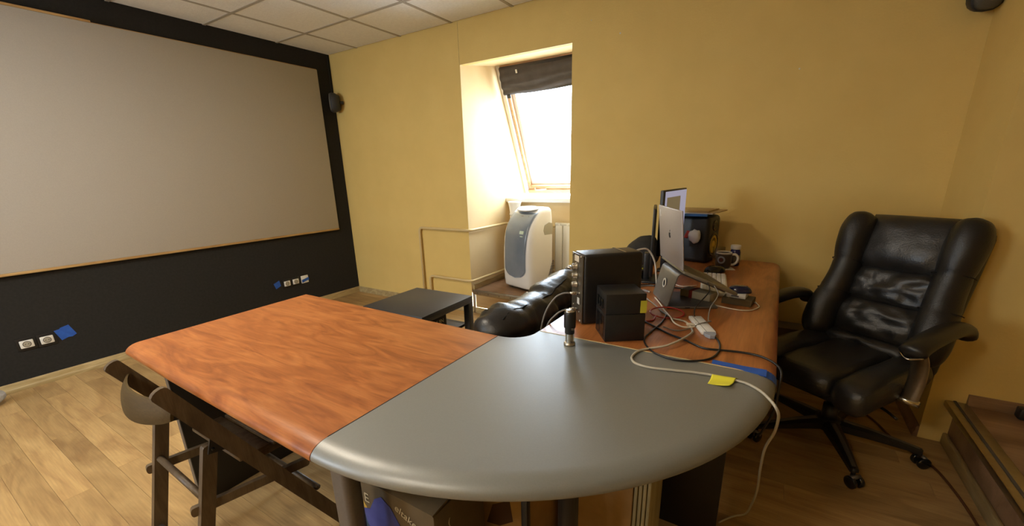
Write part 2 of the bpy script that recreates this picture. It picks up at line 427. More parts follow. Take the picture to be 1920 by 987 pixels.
# ---- recessed ceiling lamps, behind the camera's view
for lx_, ly_, lb in ((.4413+.6*2+.3, -.5493-.6*3-.3, 'square recessed ceiling lamp nearer the projection screen corner'), (.4413+.6*4+.3, -.5493-.6*6-.3, 'square recessed ceiling lamp nearer the rear window')):
    t = thing('ceiling_lamp', lb, 'lamp', (lx_, ly_, H-.012))
    for q in ((-.29, -.29, .29, -.265), (-.29, .265, .29, .29), (-.29, -.265, -.265, .265), (.265, -.265, .29, .265)): obox('lamp_frame', (q[0], q[1], 0), (q[2], q[3], .013), 'lamp_frame', t, .002)
    obox('diffuser', (-.265, -.265, .006), (.265, .265, .010), 'lamp_diffuser', t)
# ---- walls
holed_wall('wall_left', 'black_wall', 'x', 0, -.1, YF, 0, 0, H+.05, [])
NX0, NX1, NZT, NYB, SZ = 1.705, 2.742, 2.214, .75, .225
holed_wall('wall_back', 'yellow_paint', 'y', 0, .05, -.1, 4.9, -.05, H+.05, [(NX0, NX1, -.05, NZT)])
obox('wall_seam', (1.702, -.0012, NZT), (1.7035, 0, H), 'skirting_wood', bpy.data.objects['wall_back'])
for cx_, cz_, r_ in ((3.094, 2.214, .006), (4.158, 1.854, .005), (2.884, 2.329, .004)):
    bm = B(); lathe(bm, [(r_, 0), (r_*.6, .001), (0, .0012)], 7, T(cx_, 0, cz_) @ RX(90)); mk('paint_chip', bm, 'dust', bpy.data.objects['wall_back'])
struct(obox('wall_right', (4.9, -.54, -.05), (5.0, .05, H+.05), 'yellow_paint'))
struct(obox('wall_right_return', (5.0, -.54, -.05), (XR+.1, -.44, H+.05), 'yellow_paint'))
struct(obox('wall_right_end', (XR, YF, -.05), (XR+.1, -.44, H+.05), 'yellow_paint'))
holed_wall('wall_front', 'yellow_paint', 'y', YF, -.1, -.1, XR+.1, -.05, H+.05, REARWIN)
# ---- window niche
bm = B(); ext = WT + (WT-WB)*.15
prism(bm, [(.001, SZ-.25), (NYB+.06, SZ-.25), (NYB+.06, 1.03), (1.16, 1.03), (WB.y+.08, WB.z+.03), (WT.y+.08, WT.z+.06), (.001, NZT+.04)], 0, .05, Matrix(((0, 0, -1, NX0+.0015), (1, 0, 0, 0), (0, 1, 0, 0), (0, 0, 0, 1))))
nl = struct(mk('wall_niche_left', bm, 'reveal_paint'))
bm = B()
prism(bm, [(.05, SZ-.25), (NYB+.06, SZ-.25), (NYB+.06, 1.03), (1.16, 1.03), (WB.y+.08, WB.z+.03), (WT.y+.08, WT.z+.06), (.05, NZT+.04)], 0, .05, Matrix(((0, 0, 1, NX1), (1, 0, 0, 0), (0, 1, 0, 0), (0, 0, 0, 1))))
struct(mk('wall_niche_right', bm, 'reveal_paint'))
bm = B(); prism(bm, [(0.0005, NZT-.0015), (WT.y+.02, WT.z), (WT.y+.02, WT.z+.07), (.001, NZT+.07)], NX0, NX1, Matrix(((0, 0, 1, 0), (1, 0, 0, 0), (0, 1, 0, 0), (0, 0, 0, 1))))
struct(mk('wall_niche_head', bm, 'reveal_paint'))
struct(obox('wall_niche_back', (NX0, NYB, 0), (NX1, NYB+.08, 1.03), 'reveal_paint'))
struct(obox('trim_1', (NX0+.002, NYB-.085, 1.03), (NX1-.002, 1.11, 1.072), 'window_white', bev=.006))
# ---- roof window
WM = basis((0, WB.y, WB.z), (1, 0, 0), wdir, V((1, 0, 0)).cross(wdir))      # local y up the slope, z = outward(?)
zs_ = 1 if V((1, 0, 0)).cross(wdir).dot(wnor) > 0 else -1
WL = (WT-WB).length
win = bpy.data.objects.new('window_1', None); COL.objects.link(win); win['kind'] = 'structure'; win.location = (2.22, WB.y, WB.z)
WMl = T(-2.22, -WB.y, -WB.z) @ WM
def wbox(name, a, b, m, par=win, bev=.004):
    z0, z1 = sorted((a[2]*zs_, b[2]*zs_)); return obox(name, (a[0], a[1], z0), (b[0], b[1], z1), m, par, bev, WMl)
x0, x1 = NX0+.002, NX1-.002
wbox('frame_jamb', (x0, 0, -.01), (x0+.045, WL, .10), 'window_white'); wbox('frame_jamb', (x1-.045, 0, -.01), (x1, WL, .10), 'window_white')
wbox('frame_rail', (x0+.045, 0, -.01), (x1-.045, .045, .10), 'window_pine'); wbox('frame_rail', (x0+.045, WL-.045, -.01), (x1-.045, WL, .10), 'window_pine')
wbox('sash_stile', (x0+.047, .047, .01), (x0+.075, WL-.047, .09), 'window_pine'); wbox('sash_stile', (x1-.075, .047, .01), (x1-.047, WL-.047, .09), 'window_pine')
wbox('sash_rail', (x0+.075, .047, .01), (x1-.075, .085, .09), 'window_pine'); wbox('sash_rail', (x0+.075, WL-.115, .01), (x1-.075, WL-.047, .09), 'window_pine')
wbox('glazing_bead', (x0+.075, .085, .05), (x0+.115, WL-.115, .085), 'window_white'); wbox('glazing_bead', (x1-.115, .085, .05), (x1-.075, WL-.115, .085), 'window_white')
wbox('glazing_bead', (x0+.115, .085, .05), (x1-.115, .115, .085), 'window_white')
wbox('pane', (x0+.10, .10, .062), (x1-.10, WL-.10, .068), 'window_glass', bev=0)
hb = B(); tube(hb, smooth_path([WMl @ V((x0+.14, .065, -.005*zs_)), WMl @ V((x0+.15, .06, -.03*zs_)), WMl @ V((x0+.2, .058, -.038*zs_)), WMl @ V((x0+.29, .062, -.035*zs_))], 4), [.006]*3+[.008]*9+[.006], 8); mk('window_handle', hb, 'brushed_steel', win, True)
# roller blind, gathered under the top rail
bl = thing('roller_blind', 'dark gathered cloth blind at the top of the roof window', 'blind', (2.22, WT.y, WT.z))
BMl = T(-2.22, -WT.y, -WT.z) @ WM
bm = B(); nx, ny = 46, 22; g = {}
for side in (0, 1):
    for i in range(nx+1):
        for j in range(ny+1):
            u, v = i/nx, j/ny
            drop = .235 - .055*math.sin(u*PI)*0 - .03*u + .028*math.sin(u*2.4+.3)
            yy = WL-.012 - v*drop; x = x0+.055 + u*(x1-x0-.105)
            d = -.030 - .034*math.sin(v*PI)**.7 - .012*noise.noise(V((u*4, v*9, 1)))*v - .006*math.sin(v*22+u*5) - .02*v*v
            g[(side, i, j)] = bm.verts.new(BMl @ V((x, yy, (d + side*.006)*zs_)))
for side in (0, 1):
    for i in range(nx):
        for j in range(ny): bm.faces.new((g[(side, i, j)], g[(side, i+1, j)], g[(side, i+1, j+1)], g[(side, i, j+1)]))
for i in range(nx):
    for j in (0, ny): bm.faces.new((g[(0, i, j)], g[(0, i+1, j)], g[(1, i+1, j)], g[(1, i, j)]))
for j in range(ny):
    for i in (0, nx): bm.faces.new((g[(0, i, j)], g[(0, i, j+1)], g[(1, i, j+1)], g[(1, i, j)]))
mk('blind_cloth', bm, 'blind_cloth', bl, True)
bm = B(); tube(bm, [BMl @ V((x0+.05, WL-.03, -.028*zs_)), BMl @ V((x1-.05, WL-.03, -.028*zs_))], .014, 10); mk('blind_roller', bm, 'black_plastic', bl, True)
bm = B(); box(bm, (x0+.245, WL-.075, min(-.075*zs_, -.069*zs_)), (x0+.26, WL-.045, max(-.075*zs_, -.069*zs_)), BMl); mk('blind_tag', bm, 'paper_white', bl)
bm = B(); box(bm, (x0+.085, WL-.285, min(-.06*zs_, -.045*zs_)), (x0+.125, WL-.255, max(-.06*zs_, -.045*zs_)), BMl, .004); mk('blind_clip', bm, 'black_plastic', bl)
# ---- window behind the camera
w2_ = bpy.data.objects.new('window_2', None); COL.objects.link(w2_); w2_['kind'] = 'structure'
for a, b, c, d in REARWIN:
    w2_.location = ((a+b)/2, YF-.05, c); hw_, hh_ = (b-a)/2, d-c
    for q in ((-hw_, -.03, 0, -hw_+.05, .03, hh_), (hw_-.05, -.03, 0, hw_, .03, hh_), (-.025, -.03, .05, .025, .03, hh_-.05)): obox('frame_jamb', q[:3], q[3:], 'window_white', w2_, .004)
    for q in ((-hw_+.05, -.03, 0, hw_-.05, .03, .05), (-hw_+.05, -.03, hh_-.05, hw_-.05, .03, hh_)): obox('frame_rail', q[:3], q[3:], 'window_white', w2_, .004)
    for q in ((-hw_+.05, -.003, .05, -.025, .003, hh_-.05), (.025, -.003, .05, hw_-.05, .003, hh_-.05)): obox('pane', q[:3], q[3:], 'window_glass', w2_)
# ---- skirting boards
def skirting(name, p0, p1, nrm, m='skirting_wood', hgt=.062, th=.02):
    d = (V(p1)-V(p0)); L_ = d.length
    bm = B(); pr = [(0, 0), (th, 0), (th, hgt*.32), (th*.8, hgt*.42), (th*.62, hgt*.5), (th*.62, hgt*.82), (th*.3, hgt), (0, hgt)]
    prism(bm, pr, 0, L_, basis(p0, nrm, (0, 0, 1), d)); return struct(sharp(mk(name, bm, m), 50))
skirting('baseboard_left', (0, YF, 0), (0, 0, 0), (1, 0, 0))
skirting('baseboard_back', (0, 0, 0), (NX0+.03, 0, 0), (0, -1, 0))
skirting('baseboard_back_right', (NX1, 0, 0), (4.9, 0, 0), (0, -1, 0))
skirting('baseboard_right', (4.9, 0, 0), (4.9, -.54, 0), (-1, 0, 0), 'laminate_step')
skirting('baseboard_right_return', (5.03, -.54, SZ), (XR, -.54, SZ), (0, -1, 0), 'laminate_step', .05)
# ---- niche step
st = thing('niche_step', 'brown laminate step with metal edge in the window niche', 'step', (2.22, 0, 0))
o_ = (-2.22, 0, 0)
def sbox(name, a, b, m, bev=0, par=None): return obox(name, (a[0]-2.22, a[1], a[2]), (b[0]-2.22, b[1], b[2]), m, par or st, bev)
sbox('tread', (NX0+.004, .0, SZ-.02), (NX1-.004, NYB-.003, SZ), 'laminate_step'); sbox('riser', (NX0+.05, -.0, .06), (NX1-.004, .018, SZ-.02), 'laminate')
me_ = sbox('metal_edge', (NX0+.02, -.012, SZ-.035), (NX1-.004, .03, SZ+.004), 'brushed_steel', .003)
sbox('metal_corner', (NX0+.02, -.010, .0), (NX0+.05, -.001, SZ-.035), 'brushed_steel', .003); sbox('riser_skirting', (NX0+.05, -.02, 0), (NX1-.004, -.001, .06), 'skirting_wood', .006)
for k in range(8):
    bm = B(); lathe(bm, [(.005, 0), (.003, .002), (0, .002)], 8, T(NX0+.08+k*.125-2.22, -.012, SZ-.016) @ RX(90)); mk('screw', bm, 'dark_hole', me_)
sbox('side_skirting', (NX0+.001, .02, SZ), (NX0+.018, NYB-.01, SZ+.055), 'skirting_wood', .005)
sbox('rear_skirting', (NX0+.02, NYB-.018, SZ), (NX1-.004, NYB-.004, SZ+.055), 'skirting_wood', .005)
# ---- podium on the right
pd = thing('podium_step', 'raised laminate podium with worn metal nosing beside the leather chair', 'podium', (5.0, -.54, 0))
def pbox(name, a, b, m, bev=0): return obox(name, (a[0]-5, a[1]+.54, a[2]), (b[0]-5, b[1]+.54, b[2]), m, pd, bev)
pbox('deck', (5.0, -5.5, SZ-.03), (XR-.02, -.545, SZ), 'laminate_step'); pbox('riser', (5.0, -5.5, .0), (5.02, -.545, SZ-.03), 'laminate_step')
pbox('metal_nosing', (4.955, -5.5, SZ-.025), (5.035, -.545, SZ+.005), 'brushed_steel', .006); pbox('nosing_groove', (4.985, -5.5, SZ+.004), (4.995, -.545, SZ+.007), 'dark_hole')
pbox('skirting', (4.98, -5.5, 0), (5.0, -.545, .06), 'skirting_wood', .008)
tag(obox('power_adapter', (5.17, -.62, SZ+.001), (5.26, -.57, SZ+.055), 'black_plastic', bev=.012), 'small black adapter on the podium at the right picture edge', 'adapter')
# ================================================================== WALL THINGS
sc_ = thing('projection_screen', 'large taupe cloth projection screen with pine edging on the black wall', 'screen', (0.0, -2.5, .77))
obox('screen_cloth', (.006, -2.0, .012), (.034, 2.312, 1.597), 'screen_cloth', sc_, .003)
obox('edge_batten', (.004, -2.0, -.006), (.037, 2.312, .012), 'pine_trim', sc_, .002)
obox('edge_batten', (.004, -2.0, 1.597), (.037, .62, 1.612), 'pine_trim', sc_, .002)
obox('edge_batten', (.004, .62, 1.597), (.026, 2.312, 1.603), 'pine_trim', sc_, .001)
def socket(y, z, label, frame=True, group=None):
    t = thing('wall_socket', label, 'socket', (0, y, z))
    if frame: obox('frame', (.001, -.046, -.043), (.006, .046, .043), 'black_plastic', t, .003)
    obox('plate', (.003, -.032, -.026), (.012, .032, .026), 'socket_white', t, .004)
    bm = B(); lathe(bm, [(.0205, 0), (.0205, .0006), (.018, .0006), (.0165, -.0), (0, -.0)], 20, T(.0122, 0, 0) @ RY(90)); mk('cup', bm, 'dark_hole', t)
    bm = B(); lathe(bm, [(.0175, 0), (.0165, .0009), (0, .0009)], 20, T(.0122, 0, 0) @ RY(90)); mk('socket_face', bm, 'grey_box', t)
    for s in (-1, 1):
        bm = B(); cyl(bm, (.0125, s*.0075, 0), (.0138, s*.0075, 0), .0026, n=8); mk('pin_hole', bm, 'ink_black', t)
    return t
socket(-2.668, .301, 'white socket in black wall, leftmost of the near pair'); socket(-2.574, .298, 'white socket beside the large square of blue tape')
socket(-.861, .295, 'white socket right of the narrow blue tape strip, far end of black wall'); socket(-.769, .296, 'white socket next to the plate half covered with blue tape')
t = thing('wall_plate', 'white plate half covered with blue tape at far end of wall', 'wall plate', (0, -.668, .298))
obox('plate', (.001, -.040, -.040), (.009, .040, .040), 'socket_white', t, .004)
bm = B(); prism(bm, [(-.034, -.032), (.043, -.012), (.043, .016), (-.036, -.002)], .0095, .0105, Matrix(((0, 0, 1, 0), (1, 0, 0, 0), (0, 1, 0, 0), (0, 0, 0, 1)))); mk('tape_strip', bm, 'blue_tape', t)
def wall_tape(name, poly, label):
    c = [sum(p[i] for p in poly)/len(poly) for i in (0, 1)]
    bm = B(); n = len(poly); a = []
    prism(bm, [(p[0]-c[0], p[1]-c[1]) for p in poly], .001, .0022, Matrix(((0, 0, 1, 0), (1, 0, 0, 0), (0, 1, 0, 0), (0, 0, 0, 1))))
    o = mk(name, bm, 'blue_tape', None, loc=(0, c[0], c[1])); return tag(o, label, 'tape')
wall_tape('masking_tape', [(-2.531, .345), (-2.50, .350), (-2.497, .357), (-2.452, .368), (-2.425, .292), (-2.45, .279), (-2.47, .281), (-2.506, .268)], 'ragged square of blue masking tape right of the near sockets')
wall_tape('masking_tape', [(-.995, .318), (-.935, .342), (-.925, .285), (-.978, .262)], 'small upright piece of blue masking tape left of far sockets')
# wall speakers
def wall_speaker(loc, rz, tilt, label, s=1.0):
    t = thing('wall_speaker', label, 'speaker', loc, rz)
    mt = RX(tilt)
    bm = B()
    prof = []
    n = 20
    def ring(sx, sz, y): return [bm.verts.new(mt @ V((sx*math.copysign(abs(math.cos(a))**.7, math.cos(a))*s, y*s, sz*math.copysign(abs(math.sin(a))**.75, math.sin(a))*s))) for a in [2*PI*k/n for k in range(n)]]
    rs = [ring(.045, .075, .07), ring(.066, .098, .03), ring(.072, .105, -.005), ring(.070, .103, -.02)]
    for i in range(3):
        for k in range(n): bm.faces.new((rs[i][k], rs[i][(k+1) % n], rs[i+1][(k+1) % n], rs[i+1][k]))
    bm.faces.new(rs[0]); bm.faces.new(rs[-1]); mk('cabinet', bm, 'speaker_rim', t, True)
    bm = B(); r1 = ring(.066, .099, -.018); r2_ = ring(.060, .092, -.033); r3 = ring(.03, .05, -.040)
    for q, w_ in ((r1, r2_), (r2_, r3)):
        for k in range(n): bm.faces.new((q[k], q[(k+1) % n], w_[(k+1) % n], w_[k]))
    bm.faces.new(r3); bm.faces.new(r1); mk('grille', bm, 'speaker_grey', t, True)
    bm = B(); tube(bm, [mt @ V((0, .05, 0))*s, V((0, .11*s, 0))], .015, 8); mk('bracket', bm, 'speaker_rim', t, True)
    return t
wall_speaker((.085, -.085, 2.07), R(-45), 0, 'grey satellite speaker high in the corner beside the screen', .92)
wall_speaker((4.845, -.11, 2.085), R(18), 14, 'grey satellite speaker high on yellow wall at upper right', 1.0)
cable('speaker_wire', [(.006, -.03, H-.01), (.006, -.03, 2.35), (.006, -.03, 2.14)], .0025, 'cable_black', 'thin black wire dropping from ceiling to corner speaker')
# heating pipes
def pipe(pts, label):
    # rounded corners
    q = [V(p) for p in pts]; out = [q[0]]
    for i in range(1, len(q)-1):
        a = (q[i-1]-q[i]).normalized()*.045; b = (q[i+1]-q[i]).normalized()*.045
        for k in range(7):
            s = k/6; out.append(q[i] + a*(1-s)**2 + b*s**2)
    out.append(q[-1]); bm = B(); tube(bm, out, .0125, 12)
    return tag(mk('heating_pipe', bm, 'pipe_paint', None, True), label, 'pipe')
pipe([(1.10, -.028, .0), (1.10, -.028, .815), (NX0+.032, -.028, .815), (NX0+.032, .60, .815), (NX0+.032, .66, .81), (2.28, .67, .80)], 'upper painted heating pipe bending round the window niche')
pipe([(1.195, -.028, .0), (1.195, -.028, .325), (NX0+.032, -.028, .325), (NX0+.032, .60, .325), (NX0+.032, .66, .33), (2.28, .67, .345)], 'lower painted heating pipe bending round the window niche')
# radiator
t = thing('radiator', 'white sectional radiator behind the air conditioner', 'radiator', (2.5, .70, .31))
for k in range(5):
    xk = -.21 + k*.083
    sec = obox('section', (xk+.001, -.045, .02), (xk+.080, -.033, .50), 'radiator_white', t, .010, seg=3); obox('section_core', (xk+.025, -.035, .0), (xk+.055, .035, .52), 'radiator_white', sec, .008)
bm = B(); tube(bm, [(-.22, -.01, .505), (.215, -.01, .505)], .019, 12); mk('header', bm, 'radiator_white', t, True)
bm = B(); tube(bm, [(-.22, -.01, .03), (.215, -.01, .03)], .019, 12); mk('header', bm, 'radiator_white', t, True)
bm = B(); lathe(bm, [(.012, 0), (.018, .008), (.018, .028), (.008, .034)], 14, T(.205, -.01, .505) @ RY(90)); mk('vent_valve', bm, 'brushed_steel', t, True)
for s in (-.15, .15): obox('bracket', (s-.01, .03, .44), (s+.01, .048, .48), 'radiator_white', t)
# portable air conditioner
ac = thing('air_conditioner', 'white portable air conditioner with tinted front panel on the niche step', 'air conditioner', (2.145, .36, SZ), R(-18))
AW, AD = .205, .165
def fy(z):      # front curve
    t_ = max(0, (z-.42)/.37); return -AD - .012*math.sin(min(1, z/.5)*PI) + .20*t_**2.6
def hw(z): return AW - .018*(1-min(1, z/.12))**2 - .03*max(0, (z-.45)/.34)**2
bm = B(); zsl = [.035, .05, .10, .2, .3, .4, .5, .58, .64, .69, .73, .755, .772, .782]; rings = []
for z in zsl:
    yf = fy(z); yb = AD - .01*max(0, (z-.7)/.08); w_ = hw(z); topr = max(0, (z-.755)/.027); w_ -= .02*topr**2; yb -= .02*topr**2; yf += .01*topr
    cyy, d_ = (yf+yb)/2, (yb-yf)/2; n = 40; ring = []
    for k in range(n):
        a = 2*PI*k/n; c_, s_ = math.cos(a), math.sin(a); e = .34
        ring.append(bm.verts.new((w_*math.copysign(abs(c_)**e, c_), cyy + d_*math.copysign(abs(s_)**e, s_), z)))
    rings.append(ring)
for i in range(len(rings)-1):
    for k in range(40): bm.faces.new((rings[i][k], rings[i][(k+1) % 40], rings[i+1][(k+1) % 40], rings[i+1][k]))
bm.faces.new(rings[0]); bm.faces.new(rings[-1]); mk('body', bm, 'warm_white_plastic', ac, True)
# tinted panel following the front
def panel(name, off, hwf, z0, z1, m, par, zr):
    bm = B(); nz, nu = 40, 16; g = {}
    for j in range(nz+1):
        z = z0 + (z1-z0)*j/nz; lim = 1.0
        if z < z0+zr: lim = math.sqrt(max(0.0, 1-((z0+zr-z)/zr)**2))
        for i in range(nu+1):
            u = -1+2*i/nu; x = u*hwf*lim*(1+.10*max(0, (z-.35)/.4)); 
            for s in (0, 1): g[(s, i, j)] = bm.verts.new((x, fy(z) - off*s + .006*(1-s) + .018*(abs(x)/AW)**3.0*1.2, z))
    for s in (0, 1):
        for i in range(nu):
            for j in range(nz):
                try: bm.faces.new((g[(s, i, j)], g[(s, i+1, j)], g[(s, i+1, j+1)], g[(s, i, j+1)]))
                except ValueError: pass
    for j in range(nz):
        for i in (0, nu): bm.faces.new((g[(0, i, j)], g[(0, i, j+1)], g[(1, i, j+1)], g[(1, i, j)]))
    for i in range(nu): bm.faces.new((g[(0, i, nz)], g[(0, i+1, nz)], g[(1, i+1, nz)], g[(1, i, nz)]))
    return mk(name, bm, m, par, True)
fp = panel('front_panel', .008, .145, .135, .735, 'tinted_panel', ac, .085)
panel('panel_rim', .004, .152, .126, .74, 'grille_grey', ac, .092)
bm = B(); box(bm, (.055, -.006, -.016), (.11, .002, .014), T(0, fy(.565)-.004, .565) @ RX(-18), .003); mk('display_label', bm, 'label_green', fp)
bm = B(); box(bm, (.07, -.004, -.004), (.105, .002, .004), T(0, fy(.53)-.006, .53) @ RX(-14), .001); mk('display_strip', bm, 'label_green', fp)
for bx in (-.012, .085):
    bm = B(); box(bm, (bx, -.004, -.004), (bx+(.03 if bx < 0 else .007), .003, .004), T(0, fy(.705)-.003, .705) @ RX(-45), .001); mk('button', bm, 'dark_hole', ac)
# top grille
gm = T(0, .005, .768) @ RX(14)
tg = B(); lathe(tg, [(1, 0), (1, .006), (.93, .010), (.90, .004), (.90, 0)], 36); bmesh.ops.transform(tg, matrix=gm @ Matrix.Diagonal((.135, .072, 1, 1)), verts=tg.verts[:]); gr = mk('top_grille', tg, 'white_plastic', ac, True)
bm = B(); lathe(bm, [(.91, 0), (.91, .003), (0, .003)], 32); bmesh.ops.transform(bm, matrix=gm @ Matrix.Diagonal((.135, .072, 1, 1)), verts=bm.verts[:]); mk('grille_well', bm, 'grille_grey', gr)
for k in range(15):
    x = -.112+k*.016; h_ = .064*math.sqrt(max(.02, 1-(x/.122)**2))
    bm = B(); box(bm, (x-.002, -h_, .002), (x+.002, h_, .008), gm); mk('slat', bm, 'white_plastic', gr)
# side handle recess, side louvres
bm = B(); pr = [(-.05, -.05), (.05, -.05), (.06, .0), (.055, .05), (.01, .062), (-.045, .04), (-.062, -.01)]
prism(bm, pr, 0, .004, Matrix(((0, 0, 1, AW-.006), (1, 0, 0, .075), (0, 1, 0, .585), (0, 0, 0, 1)))); mk('handle_recess', bm, 'grey_box', ac)
for k in range(15):
    z = .07+k*.0145; l_ = .105-.0062*k
    obox('louvre', (AW-.004, .15-l_, z), (AW+.0015, .15, z+.006), 'dark_hole', ac)
obox('base', (-.16, -.13, .018), (.16, .13, .04), 'black_plastic', ac, .006)
for sx in (-1, 1):
    for sy in (-1, 1):
        bm = B(); tube(bm, [(sx*.13-.012, sy*.10, .012), (sx*.13+.012, sy*.10, .012)], .012, 10); mk('castor', bm, 'black_plastic', ac, True)
# exhaust hose with funnel
hs = B(); tube(hs, smooth_path([(-.16, .13, .30), (-.28, .13, .36), (-.335, .125, .50), (-.335, .125, .70)], 6), .05, 16); mk('exhaust_hose', hs, 'hose_white', ac, True)
bm = B(); lathe(bm, [(.052, 0), (.056, .01), (.05, .03), (.058, .09), (.066, .12), (.069, .13), (.066, .138), (.060, .136)], 24, T(-.335, .125, .68)); mk('hose_funnel', bm, 'white_plastic', ac, True)
cable('ac_power_cable', [(2.32, .10, SZ+.006), (2.38, .07, SZ+.008), (2.5, .12, SZ+.006), (2.66, .28, SZ+.006), (2.70, .5, SZ+.006)], .004, 'cable_white', 'white power cable trailing on the niche step')
t = thing('power_plug', 'white plug lying on step in front of the air conditioner', 'plug', (2.29, .085, SZ), R(-30))
bm = B(); lathe(bm, [(.008, -.03), (.011, -.012), (.018, -.002), (.018, .008)], 14, T(0, 0, .019) @ RY(-90)); mk('plug_body', bm, 'white_plastic', t, True)
for s in (-1, 1):
    bm = B(); cyl(bm, (-.008, s*.0095, .019), (-.027, s*.0095, .019), .0024, n=8); mk('pin', bm, 'chrome', t, True)
# ================================================================== COFFEE TABLE
ct = thing('coffee_table', 'low square black coffee table with shelf in front of yellow wall', 'table', (2.04, -1.05, 0), R(1.5))
obox('table_top', (-.275, -.275, .40), (.275, .275, .45), 'lack_black', ct, .002)
for sx in (-1, 1):
    for sy in (-1, 1): obox('leg', (min(sx*.275, sx*.225), min(sy*.275, sy*.225), 0), (max(sx*.275, sx*.225), max(sy*.275, sy*.225), .40), 'lack_black', ct, .002)
obox('shelf', (-.225, -.225, .215), (.225, .225, .235), 'lack_black', ct, .001); 
for sy in (-1, 1): obox('shelf_edge', (-.225, min(sy*.225, sy*.26), .215), (.225, max(sy*.225, sy*.26), .235), 'lack_black', ct)
cb_ = thing('black_carton', 'black printed carton on the coffee table shelf', 'box', (2.12, -1.13, .2355), R(1.5))
obox('carton_body', (-.14, -.11, 0), (.145, .105, .16), 'ink_black', cb_, .002)
text('print', 'ACPHUIN', .040, Matrix(((0, 0, 1, .1458), (1, 0, 0, -.10), (0, 1, 0, .092), (0, 0, 0, 1))), 'print_cream', cb_)
text('print', '6.5L', .032, Matrix(((0, 0, 1, .1458), (1, 0, 0, .030), (0, 1, 0, .052), (0, 0, 0, 1))), 'print_cream', cb_)
# ================================================================== ARMCHAIR (black leather, back to the desk)
sf = thing('leather_armchair', 'black leather armchair with puffy rolled back, behind the desk corner', 'armchair', (3.02, -1.45, 0))
def softbox(bm, a, b, bev, wr=0, seed=0, cuts=9):
    vs = box(bm, a, b, None, bev, 4)
    if wr:
        bmesh.ops.subdivide_edges(bm, edges=bm.edges[:], cuts=2, use_grid_fill=True)
        bm.normal_update()
        for v in bm.verts:
            q = v.co*11+V((seed, seed*2, 0)); v.co += v.normal*wr*(noise.noise(q)+.5*noise.noise(q*2.4))
bm = B(); softbox(bm, (.12, -.46, .16), (.36, .44, .64), .06, .006, 3); mk('backrest', bm, 'leather', sf, True)
# rolled back top: padded tube in two sections with gathered folds
bm = B(); pts = []; rad = []
for k in range(61):
    s = k/60; yy = -.505 + s*.97
    r = .082*min(1, math.sin(min(1, s*7+.12)*PI/2))*min(1, ((1-s)*9+.3))
    r *= 1 - .16*math.exp(-((s-.50)/.035)**2) - .08*math.exp(-((s-.10)/.02)**2) - .06*math.exp(-((s-.06)/.012)**2)
    r += .006*noise.noise(V((s*26, 0, 4))) + (.009*noise.noise(V((s*60, 1, 2))) if s < .18 or .42 < s < .62 else 0)
    pts.append((.235 + .018*math.sin(s*5), yy,   .722 + .0*s + .010*math.sin(s*9+1.2)-.03*math.exp(-((s)/.08)**2))); rad.append((r*1.0, r*1.25))
tube(bm, pts, rad, 22)
for v in bm.verts:
    q = v.co*V((14, 9, 14)); v.co += V((v.co.x-.235, 0, v.co.z-.73)).normalized()*(.012*noise.noise(q)*(1+1.2*abs(noise.noise(v.co*6))) + .009*(noise.noise(v.co*V((20, 55, 20))) if v.co.y < -.30 or -.08 < v.co.y < .10 else 0))
mk('back_roll', bm, 'leather_soft', sf, True)
bm = B(); tube(bm, [(p[0]+.050, p[1], p[2]+r[0]*.85) for p, r in list(zip(pts, rad))[5:58]], .004, 6); mk('piping', bm, 'seam', sf, True)
bm = B(); pillow(bm, .84, .40, .10, wr=.02, seed=2, mtx=T(.185, -.0, .585) @ RZ(-90) @ RX(-14)); mk('back_cushion', bm, 'leather_soft', sf, True)
bm = B(); softbox(bm, (-.30, -.36, .26), (.16, .34, .42), .05, .006, 5); mk('seat_cushion', bm, 'leather_soft', sf, True)
bm = B(); softbox(bm, (-.27, -.40, .06), (.20, .38, .28), .03); mk('seat_base', bm, 'leather', sf, True)
for s, nm in ((-1, 'near'), (1, 'far')):
    bm = B(); y0 = -.47 if s < 0 else .34
    softbox(bm, (-.26, y0, .08), (.22, y0+.11, .50), .045, .004, 8+s); mk('armrest', bm, 'leather', sf, True)
for sx in (-.2, .28):
    for sy in (-.4, .36):
        bm = B(); cyl(bm, (sx, sy, 0), (sx, sy, .09), .022, .028, 12); mk('foot', bm, 'black_plastic', sf, True)
bm = B(); tube(bm, smooth_path([(.20, .36, .66), (.20, .42, .72), (.20, .47, .77), (.20, .50, .76), (.20, .52, .66)], 4), [(.035, .07)]*17, 12); mk('back_wing', bm, 'leather', sf, True)
# ================================================================== DESKS
ZT, TH, NO = .752, .042, .048
# left cherry desk
dl = thing('cherry_desk', 'cherry wood desk top with rounded front edge, folding chair tucked under it', 'desk', (2.77, -2.35, 0))
def Ld(l, o=(2.77, -2.35)): return [(x-o[0], y-o[1]) for x, y in l]
nosed_top('desk_top', Ld([(2.205, -2.70), (2.6, -2.71), (3.0, -2.715), (3.3505, -2.718)]), [(0, -1)]*4, Ld([(3.3505, -1.968), (2.17, -1.963)]), ZT, TH, NO, 'cherry_x', dl)
obox('end_panel', (2.228-2.77, -.265, 0), (2.25-2.77, .30, ZT-TH), 'black_laminate', dl, .002)
obox('panel_edge', (2.226-2.77, -.268, 0), (2.252-2.77, -.265, ZT-TH), 'stand_grey', dl)
obox('support_beam', (2.252-2.77, -.02, ZT-TH-.09), (.57, .03, ZT-TH), 'black_metal', dl, .002)
obox('support_beam', (2.252-2.77, .24, ZT-TH-.26), (.57, .26, ZT-TH), 'black_laminate', dl, .002)
